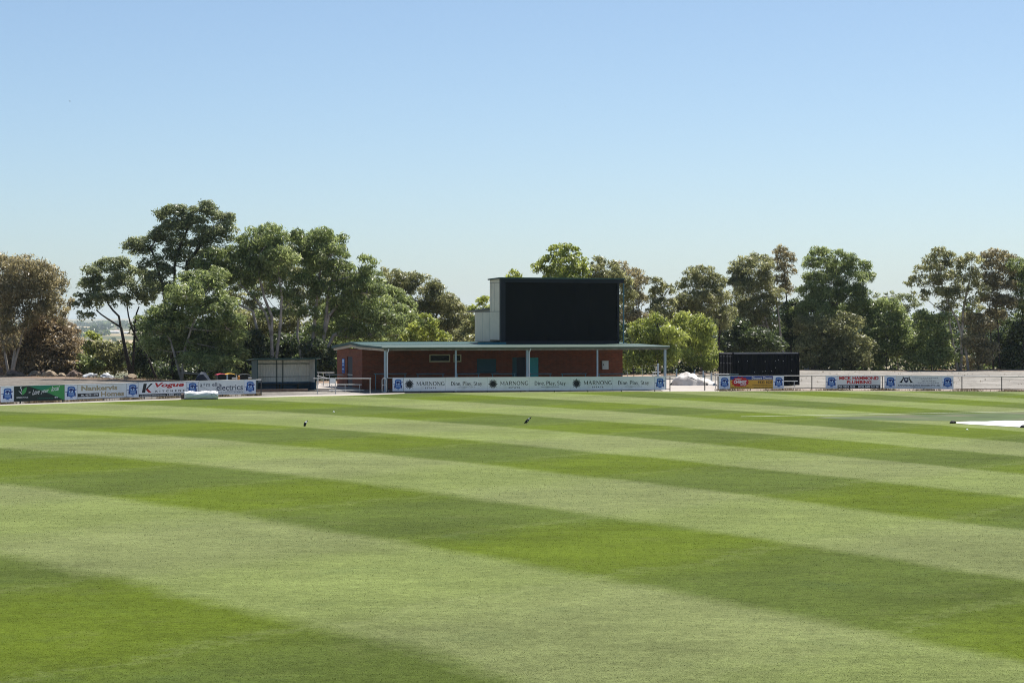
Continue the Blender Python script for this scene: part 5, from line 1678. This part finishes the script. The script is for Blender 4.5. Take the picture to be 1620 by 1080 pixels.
gum('tallest gum with dense dark rounded clumps at its top', 283, 204,
    [(318, 331, 17, 13), (296, 338, 16, 13), (334, 340, 14, 16), (272, 338, 16, 14), (254, 348, 13, 14), (306, 354, 22, 15), (350, 350, 16, 16), (358, 368, 15, 18), (340, 376, 18, 16), (280, 362, 20, 16), (258, 366, 14, 12), (322, 376, 20, 15),
     (244, 382, 18, 15), (222, 386, 14, 12), (206, 394, 14, 13), (232, 400, 16, 12), (282, 386, 18, 14), (272, 402, 14, 12), (310, 392, 18, 14), (252, 418, 14, 12), (264, 434, 14, 10), (294, 412, 16, 14), (326, 402, 18, 13), (308, 424, 18, 12), (244, 440, 15, 13), (236, 462, 15, 13), (262, 458, 15, 12), (228, 420, 12, 11)],
    'grey', 'bark_dark', trunks=[[(283, 604), (280, 560), (277, 510), (275, 460), (276, 420), (286, 385), (300, 355)], [(277, 480), (258, 452), (248, 418), (238, 392)], [(276, 450), (296, 415), (320, 385), (340, 365)]], grow=1.18, trunk_r=.25, dens=1.1, sub=.48, leaf=(.28, .12), droop=.3, spread=.6)
# ---- front green gum under it
gum('broad fresh green gum in front of the tallest gum', 286, 198,
    [(300, 470, 28, 20), (330, 456, 26, 20), (304, 446, 22, 16), (280, 462, 18, 15), (344, 440, 22, 15), (276, 486, 26, 18), (250, 500, 24, 16), (320, 492, 34, 20), (352, 486, 26, 20), (286, 512, 32, 18), (248, 526, 28, 18), (326, 522, 34, 20), (360, 520, 26, 22), (296, 545, 40, 20), (250, 552, 28, 16), (342, 552, 34, 22), (376, 545, 20, 20), (310, 574, 36, 14), (352, 580, 30, 14), (226, 510, 14, 12)],
    'green', 'bark_pale', trunks=[[(286, 605), (290, 570), (296, 540), (310, 500), (322, 470)], [(290, 570), (270, 540), (258, 515)]], grow=1.18, trunk_r=.2, dens=.85, droop=.5)
bush('dark bush behind the navy tarpaulin heap', 330, 204, [(300, 592, 26, 12), (330, 585, 24, 14), (358, 584, 24, 16), (270, 592, 24, 10)], 'dark', dens=1.2)
bush('dark bush behind the wheelie bins', 385, 202, [(376, 570, 22, 18), (396, 560, 22, 20), (410, 580, 20, 16), (384, 588, 24, 12), (404, 540, 18, 16)], 'dark', dens=1.1)
# ---- the two big spreading gums behind the shelter
gum('big spreading gum with pale bent limbs behind the team shelter', 436, 203,
    [(408, 374, 22, 16), (432, 372, 20, 14), (396, 392, 24, 18), (424, 394, 26, 16), (372, 402, 22, 15), (348, 408, 22, 15), (330, 424, 24, 14), (322, 442, 20, 12), (380, 424, 30, 18), (412, 430, 26, 20), (352, 436, 28, 16), (444, 412, 26, 18), (378, 450, 28, 14), (340, 456, 22, 12), (446, 446, 22, 18), (424, 500, 20, 14), (456, 480, 20, 16), (404, 470, 12, 9)],
    'green', 'bark_pale', trunks=[[(436, 608), (432, 570), (428, 525), (420, 495), (402, 470), (380, 450)], [(429, 530), (430, 500), (418, 470), (410, 440), (405, 410)], [(426, 515), (400, 492), (375, 480), (348, 460)], [(431, 550), (444, 510), (446, 470), (440, 430)]], grow=1.25, trunk_r=.22, dens=.85)
gum('widest gum, its crown rising left of the pavilion roof', 490, 205,
    [(482, 374, 20, 12), (506, 376, 24, 15), (526, 384, 20, 16), (464, 384, 20, 14), (490, 396, 28, 18), (520, 406, 26, 18), (538, 402, 12, 16), (470, 416, 24, 18), (500, 430, 28, 20), (536, 434, 26, 20), (560, 446, 24, 18), (578, 420, 16, 14), (478, 452, 24, 18), (510, 462, 26, 18), (546, 474, 30, 18), (580, 464, 24, 20), (572, 440, 12, 10), (596, 488, 24, 18), (560, 502, 32, 18), (610, 512, 26, 18), (522, 500, 26, 16), (590, 528, 30, 14), (546, 530, 26, 14), (490, 498, 18, 14), (628, 530, 22, 12), (500, 528, 20, 14)],
    'green', 'bark_pale', trunks=[[(490, 608), (492, 565), (497, 520), (502, 470), (506, 430), (508, 400)], [(494, 548), (520, 500), (545, 468), (552, 455)], [(493, 560), (528, 530), (560, 514), (575, 508)], [(487, 608), (478, 570), (470, 530), (474, 490)], [(503, 470), (522, 445), (545, 440)]], grow=1.22, trunk_r=.26, dens=.85)
bush('dark bush between team shelter and navy side door', 515, 202, [(508, 570, 18, 16), (524, 560, 18, 16), (516, 590, 22, 14), (500, 552, 18, 14), (534, 580, 16, 14)], 'dark', dens=1.0)
bush('dark understory bush behind the team shelter roof', 455, 206, [(450, 550, 26, 18), (424, 556, 22, 16), (476, 560, 24, 16), (440, 580, 30, 16), (480, 585, 24, 14)], 'dark', dens=1.0)
bush('green bush low under the widest gum behind the pavilion corner', 560, 207, [(548, 552, 26, 14), (580, 548, 26, 14), (610, 548, 22, 12), (560, 575, 30, 16)], 'green')
gum('shadowy gum standing behind the two big spreading gums', 462, 218, [(372, 436, 22, 15), (404, 448, 24, 15), (440, 424, 22, 15), (462, 400, 18, 13), (468, 440, 24, 16), (500, 414, 20, 13), (430, 462, 22, 13), (470, 472, 24, 14), (506, 452, 24, 15), (536, 450, 24, 15), (390, 478, 20, 12), (520, 486, 26, 14), (452, 492, 22, 12), (356, 470, 18, 13), (410, 492, 18, 11), (570, 476, 22, 14)], 'olive', 'bark_grey', trunk_r=.18, dens=.8)
gum('olive gum joining the widest gum to the tan tinted one', 612, 220, [(588, 444, 18, 13), (606, 456, 18, 14), (576, 456, 16, 13), (624, 470, 18, 14), (594, 476, 22, 15), (640, 486, 18, 14), (612, 496, 24, 15), (576, 490, 20, 14), (652, 508, 18, 14), (626, 516, 24, 14)], 'green', 'bark_grey', trunk_r=.16, dens=.85)
gum('olive gum between the tan tinted gum and the tower', 720, 232, [(700, 474, 16, 12), (718, 482, 16, 12), (734, 496, 14, 12), (746, 510, 12, 12), (708, 500, 20, 14), (730, 518, 18, 13), (700, 524, 20, 12), (748, 530, 12, 12)], 'olive', 'bark_grey', trunk_r=.14, dens=.8)
bush('mid green bush filling the space between the pale trunks behind the shelter', 420, 214, [(368, 506, 22, 16), (396, 512, 24, 18), (384, 530, 28, 18), (424, 522, 22, 18), (452, 510, 22, 18), (408, 544, 28, 14), (440, 540, 26, 16), (352, 526, 20, 18), (470, 500, 18, 16)], 'olive', dens=.9)
bush('green bush between the widest gum and the tan tinted gum', 572, 216, [(508, 520, 24, 18), (540, 516, 26, 18), (576, 508, 26, 18), (606, 500, 22, 18), (624, 520, 22, 16), (560, 536, 28, 14), (520, 540, 26, 14), (640, 500, 16, 18)], 'green', dens=.9)
# ---- right flank of that group
gum('tan tinted gum between the widest gum and the tower', 672, 226,
    [(622, 442, 18, 14), (606, 432, 10, 8), (644, 440, 16, 12), (664, 450, 18, 14), (636, 462, 24, 16), (672, 472, 22, 16), (688, 462, 18, 16), (708, 478, 18, 14), (656, 490, 26, 16), (692, 496, 24, 16), (722, 496, 16, 16), (736, 512, 13, 14), (632, 490, 18, 16), (640, 514, 26, 16), (706, 522, 26, 18), (732, 532, 18, 14), (680, 520, 20, 14)],
    'olive', 'bark_grey', trunks=[[(672, 560), (666, 520), (655, 490), (648, 462)], [(670, 540), (688, 505), (698, 480)]], grow=1.25, trunk_r=.18, dens=.75)
bush('bright lime bush showing over the pavilion roof', 676, 206, [(672, 508, 14, 11), (660, 522, 16, 12), (688, 520, 16, 12), (670, 538, 24, 13), (698, 538, 16, 12), (648, 542, 16, 10)], 'lime', dens=1.0)
bush('dull green bush left of the tower wall', 738, 212, [(742, 520, 12, 12), (726, 540, 20, 14), (746, 540, 14, 12)], 'olive')
bush('yellow green bush peeping above the tower rear room', 766, 214, [(766, 478, 11, 10), (756, 492, 12, 10), (774, 492, 12, 10), (762, 512, 16, 16)], 'lime')
gum('gum whose yellow tip just shows left above the screen', 812, 216, [(812, 436, 10, 8), (804, 444, 10, 10), (820, 446, 11, 10), (812, 466, 18, 18)], 'lime', trunk_r=.1)
# ---- behind the screen
gum('bright green gum rising above the black screen', 896, 214,
    [(880, 398, 14, 10), (900, 396, 15, 9), (868, 412, 14, 10), (890, 414, 20, 13), (914, 408, 13, 12), (854, 424, 12, 12), (876, 432, 20, 12), (904, 430, 18, 12), (926, 426, 14, 12), (896, 452, 34, 18)], 'lime', 'bark_grey', trunk_r=.16, leaf=(.34, .15))
gum('olive gum above the right end of the black screen', 955, 216, [(946, 418, 14, 11), (962, 424, 15, 11), (940, 432, 16, 11), (972, 434, 14, 11), (956, 444, 24, 14), (985, 452, 14, 18), (990, 480, 14, 20)], 'olive', trunk_r=.15)
gum('rusty tipped gum just right of the black screen', 1002, 224, [(984, 424, 10, 10), (1002, 436, 14, 13), (1014, 450, 14, 14), (998, 458, 16, 14), (1010, 478, 16, 16), (996, 500, 16, 16), (1014, 508, 16, 18)], 'brown', 'bark_grey', trunk_r=.14, dens=.75)
gum('slim gum second to the right of the black screen', 1044, 226, [(1040, 452, 14, 12), (1054, 462, 12, 12), (1036, 470, 14, 13), (1050, 486, 18, 16), (1034, 500, 15, 16), (1058, 508, 16, 16)], 'olive', 'bark_grey', trunk_r=.14, dens=.8)
gum('brown green gum with two round heads left of the container', 1110, 234,
    [(1096, 438, 16, 12), (1114, 434, 16, 11), (1082, 452, 14, 12), (1108, 454, 24, 14), (1134, 448, 15, 12), (1142, 464, 12, 13), (1090, 474, 22, 16), (1122, 478, 24, 16), (1104, 500, 26, 18), (1136, 500, 16, 18), (1078, 494, 16, 18)], 'olive', 'bark_grey', trunk_r=.18, dens=.85)
bush('wide lime green bush under the right veranda roof', 1040, 206, [(1012, 524, 18, 16), (1040, 514, 18, 14), (1026, 542, 26, 18), (1056, 538, 24, 18), (1010, 556, 20, 20), (1040, 568, 32, 18), (1004, 576, 20, 16)], 'lime', dens=1.0, leaf=(.44, .10), droop=1.2)
bush('tall lime green bush behind the white tarpaulin', 1098, 220, [(1080, 512, 18, 15), (1102, 516, 18, 14), (1118, 532, 15, 18), (1086, 540, 26, 18), (1110, 556, 24, 20), (1078, 566, 26, 18), (1104, 578, 26, 12), (1124, 570, 14, 16)], 'lime', dens=1.0, leaf=(.44, .10), droop=1.2)
gum('thin dark trunked gum by the left end of the container', 1137, 236, [(1150, 478, 12, 12), (1134, 490, 12, 14), (1152, 500, 14, 14), (1142, 520, 14, 12)], 'olive', 'bark_dark', trunks=[[(1136, 590), (1137, 550), (1139, 515), (1144, 485)]], trunk_r=.22, dens=.6)
# ---- right of the container
gum('tall olive gum with white slanting trunks behind the container', 1232, 248,
    [(1180, 418, 20, 13), (1202, 414, 18, 11), (1164, 430, 16, 13), (1190, 434, 24, 15), (1214, 430, 16, 15), (1158, 450, 14, 14), (1180, 456, 24, 15), (1206, 456, 20, 15), (1226, 470, 16, 16), (1172, 478, 24, 16), (1200, 484, 24, 16), (1170, 504, 22, 15), (1206, 510, 24, 16)],
    'olive', 'bark_pale', trunks=[[(1236, 586), (1226, 550), (1214, 515), (1204, 480)], [(1244, 586), (1236, 540), (1232, 500), (1228, 470)]], trunk_r=.2, dens=.85)
gum('slim brown topped gum standing higher between two round gums', 1246, 252, [(1236, 400, 14, 9), (1244, 412, 14, 11), (1230, 418, 10, 11), (1246, 428, 12, 12), (1236, 444, 14, 12), (1244, 462, 12, 14)], 'brown', 'bark_grey', trunks=[[(1252, 584), (1250, 520), (1244, 470), (1240, 425)]], trunk_r=.17, dens=.8)
gum('round headed green gum left of the gap of sky', 1318, 251,
    [(1294, 404, 15, 10), (1282, 418, 13, 11), (1304, 402, 14, 9), (1326, 408, 17, 11), (1346, 412, 17, 11), (1362, 424, 14, 12), (1376, 438, 9, 10), (1300, 424, 20, 13), (1332, 428, 22, 14), (1356, 444, 20, 13), (1286, 442, 18, 13), (1316, 450, 26, 15), (1276, 462, 18, 14), (1306, 474, 30, 16), (1344, 468, 26, 16), (1284, 492, 28, 18), (1328, 500, 32, 18), (1366, 490, 24, 18)],
    'green', 'bark_grey', trunk_r=.22, dens=.95)
bush('mottled olive bush right of the container roof', 1296, 248, [(1276, 520, 22, 18), (1304, 528, 26, 20), (1284, 552, 28, 20), (1318, 560, 26, 18), (1290, 572, 30, 12), (1330, 572, 26, 12)], 'olive', dens=.9)
bush('tan flecked bush behind the red lettered plumbing board', 1346, 246, [(1340, 520, 20, 22), (1352, 548, 24, 20), (1338, 568, 28, 14), (1366, 568, 22, 14)], 'olive', dens=.8)
bush('tall fresh green bush under the gap of sky', 1402, 250, [(1390, 486, 16, 16), (1410, 492, 18, 14), (1382, 508, 20, 16), (1408, 514, 24, 16), (1430, 502, 14, 14), (1392, 536, 26, 18), (1424, 534, 22, 18), (1400, 562, 30, 16), (1434, 560, 24, 16)], 'green', dens=1.0)
gum('low wispy grey gum closing the gap of sky', 1420, 258, [(1392, 474, 14, 8), (1412, 470, 16, 8), (1430, 474, 14, 9), (1446, 482, 12, 10), (1424, 490, 18, 10)], 'grey', 'bark_grey', trunk_r=.12, dens=.55)
bush('green bush left of the tall white gum trunk', 1474, 248, [(1462, 506, 16, 14), (1484, 510, 18, 14), (1470, 530, 24, 18), (1450, 550, 22, 18), (1486, 548, 22, 18), (1464, 572, 30, 13), (1494, 570, 22, 13)], 'green', dens=1.0)
gum('tall airy gum with a white forked trunk near the right edge', 1532, 247,
    [(1486, 402, 13, 10), (1500, 410, 14, 11), (1472, 416, 14, 11), (1458, 430, 14, 10), (1490, 424, 20, 12), (1516, 418, 16, 11), (1538, 412, 15, 10), (1446, 444, 12, 9), (1470, 446, 20, 12), (1500, 444, 22, 13), (1530, 436, 20, 13), (1436, 452, 8, 7), (1484, 466, 24, 12), (1516, 464, 22, 13), (1548, 456, 18, 13), (1458, 468, 14, 9), (1540, 484, 18, 12), (1500, 484, 18, 10)],
    'olive', 'bark_pale', trunks=[[(1532, 584), (1528, 555), (1520, 525), (1514, 505), (1500, 480), (1490, 450)], [(1520, 525), (1524, 490), (1530, 460), (1536, 435)], [(1516, 510), (1500, 498), (1482, 486)]], trunk_r=.22, dens=.75)
gum('dark stemmed gum left of the right edge with tan tips', 1580, 250,
    [(1560, 408, 14, 10), (1578, 402, 14, 9), (1594, 412, 15, 11), (1568, 424, 18, 12), (1590, 432, 20, 13), (1562, 446, 18, 13), (1586, 456, 22, 14), (1566, 476, 20, 14), (1592, 482, 20, 14), (1574, 504, 22, 14)],
    'brown', 'bark_dark', trunks=[[(1582, 584), (1580, 540), (1576, 490), (1578, 440)], [(1572, 584), (1568, 540), (1566, 490)]], trunk_r=.16, dens=.85)
gum('dark green gum cut by the right edge of the view', 1618, 250, [(1608, 418, 14, 12), (1622, 430, 18, 14), (1610, 446, 16, 13), (1626, 462, 20, 16), (1606, 478, 16, 14), (1622, 500, 20, 16), (1640, 440, 18, 18), (1645, 480, 20, 20)], 'green', 'bark_dark', trunk_r=.18, dens=1.0)
bush('brownish bush right of the tall white gum trunk', 1548, 247, [(1540, 506, 18, 12), (1556, 520, 20, 14), (1544, 546, 22, 16), (1562, 562, 22, 16), (1548, 574, 24, 11)], 'brown', dens=.8)
bush('very dark bush in the shade at the right edge', 1600, 252, [(1592, 526, 22, 18), (1614, 534, 22, 20), (1588, 556, 24, 18), (1616, 564, 26, 18), (1598, 576, 30, 12)], 'dark', dens=1.1)
bush('dark bush between round headed gum and container roof', 1262, 252, [(1254, 490, 16, 18), (1250, 520, 18, 20), (1262, 548, 20, 20), (1240, 540, 18, 20)], 'dark', dens=1.0)
bush('dark bush in front of the two round headed gum, left of container', 1160, 240, [(1160, 520, 20, 16), (1172, 545, 24, 18), (1150, 545, 16, 18), (1196, 540, 22, 18), (1220, 550, 20, 18)], 'dark', dens=1.0)

# ---- woodland behind all of them on the slope: one dark mass
def back_woods():
    rng = np.random.default_rng(77)
    cs, tnn = [], []
    segs = [(-40, 118, 246, 560, 12), (225, 640, 236, 516, 16), (620, 760, 244, 532, 14), (790, 1000, 240, 500, 18), (1000, 1250, 262, 500, 16), (1240, 1690, 275, 494, 16)]
    for x0, x1, Y, ytop, amp in segs:
        px = x0
        while px < x1:
            yt = ytop + amp * (rng.random() - .5) * 2
            for k in range(4):
                yy = Y + rng.uniform(-3, 7)
                z = tz((px - CX) * yy / F, yy)
                top = CH - (yt - HZ) * yy / F
                zc = z + (top - z) * (k + .55) / 4
                n = 150
                u = rng.normal(size=(n, 3)); u /= np.linalg.norm(u, axis=1, keepdims=True)
                u *= rng.random((n, 1)) ** .4
                r = rng.uniform(1.1, 1.7)
                cs.append(u * [r, r, max(.9, (top - z) / 6)] + [(px - CX) * yy / F, yy, zc])
                tnn.append(np.clip(rng.random() * .8 + rng.normal(size=n) * .12, 0, 1))
            px += 13
    c = np.concatenate(cs); t = np.concatenate(tnn)
    co, q = leaf_quads(c, .62, .30, .4, rng)
    me = np_mesh('woods', co, q, [LM['dark']])
    a = me.attributes.new('tint', 'FLOAT', 'FACE'); a.data.foreach_set('value', t.astype(np.float32))
    o = bpy.data.objects.new('woods', me); COL.objects.link(o)
    tag(o, kind='stuff')
back_woods()
print('LEAVES', make_tree.count)
# ------------------------------------------------------------------ air, sun, sky, camera
HAZE = 0.45e-4
hz = MB(); hz.box(-9800, 9800, -160, 20500, -70, 110)
haze = hz.build('haze', [], None)
hm = bpy.data.materials.new('valley_haze'); hm.use_nodes = True
nt = hm.node_tree
for n in list(nt.nodes):
    if n.type != 'OUTPUT_MATERIAL': nt.nodes.remove(n)
pvn = nn(nt, 'ShaderNodeVolumePrincipled')
pvn.inputs['Color'].default_value = (0.72, 0.86, 1.0, 1)
pvn.inputs['Density'].default_value = HAZE
pvn.inputs['Anisotropy'].default_value = 0.25
nt.links.new(pvn.outputs[0], nt.nodes['Material Output'].inputs['Volume'])
haze.data.materials.append(hm)
tag(haze, kind='stuff')

SUN_EL, SUN_AZ = R(62), R(34)          # azimuth measured from +Y towards +X
sd = Vector((math.sin(SUN_AZ) * math.cos(SUN_EL), math.cos(SUN_AZ) * math.cos(SUN_EL), math.sin(SUN_EL)))
ld = bpy.data.lights.new('sun', 'SUN'); ld.energy = 5.0; ld.angle = R(0.53); ld.color = (1.0, 0.955, 0.89)
lo_ = bpy.data.objects.new('sun', ld); COL.objects.link(lo_)
lo_.rotation_euler = (-sd).to_track_quat('-Z', 'Y').to_euler()
lo_.location = (0, 0, 60)

w = bpy.data.worlds.new('World'); scene.world = w; w.use_nodes = True
nt = w.node_tree
bg = nt.nodes['Background']
sk = nn(nt, 'ShaderNodeTexSky', sky_type='NISHITA')
sk.sun_disc = False
sk.sun_elevation = SUN_EL
sk.sun_rotation = SUN_AZ
sk.altitude = 150
sk.air_density = 0.7
sk.dust_density = 0.95
sk.ozone_density = 3.2
wb = nn(nt, 'ShaderNodeMix', data_type='RGBA', blend_type='MULTIPLY')
wb.inputs['Factor'].default_value = 1.0
wb.inputs['B'].default_value = (1.05, 1.09, 1.055, 1)
nt.links.new(sk.outputs[0], wb.inputs['A'])
nt.links.new(wb.outputs['Result'], bg.inputs['Color'])
bg.inputs['Strength'].default_value = 0.081

cd = bpy.data.cameras.new('camera'); co_ = bpy.data.objects.new('camera', cd); COL.objects.link(co_)
co_.location = (0, 0, CH); co_.rotation_euler = (R(90), 0, 0)
cd.sensor_width = 36; cd.lens = 80; cd.shift_y = -25 / 1620
cd.clip_start = 0.5; cd.clip_end = 40000
scene.camera = co_

scene.view_settings.view_transform = 'Standard'
scene.view_settings.look = 'None'
scene.view_settings.gamma = 1.0
scene.view_settings.exposure = 0.6
scene.render.engine = 'CYCLES'
cy = scene.cycles
cy.max_bounces = 6; cy.diffuse_bounces = 3; cy.glossy_bounces = 2; cy.transmission_bounces = 3; cy.transparent_max_bounces = 4; cy.volume_bounces = 1
cy.filter_width = 1.05
cy.caustics_reflective = False; cy.caustics_refractive = False
try:
    cy.use_denoising = True
    cy.denoiser = 'OPENIMAGEDENOISE'
    cy.denoising_input_passes = 'RGB_ALBEDO_NORMAL'
    cy.denoising_prefilter = 'NONE'
except Exception: pass
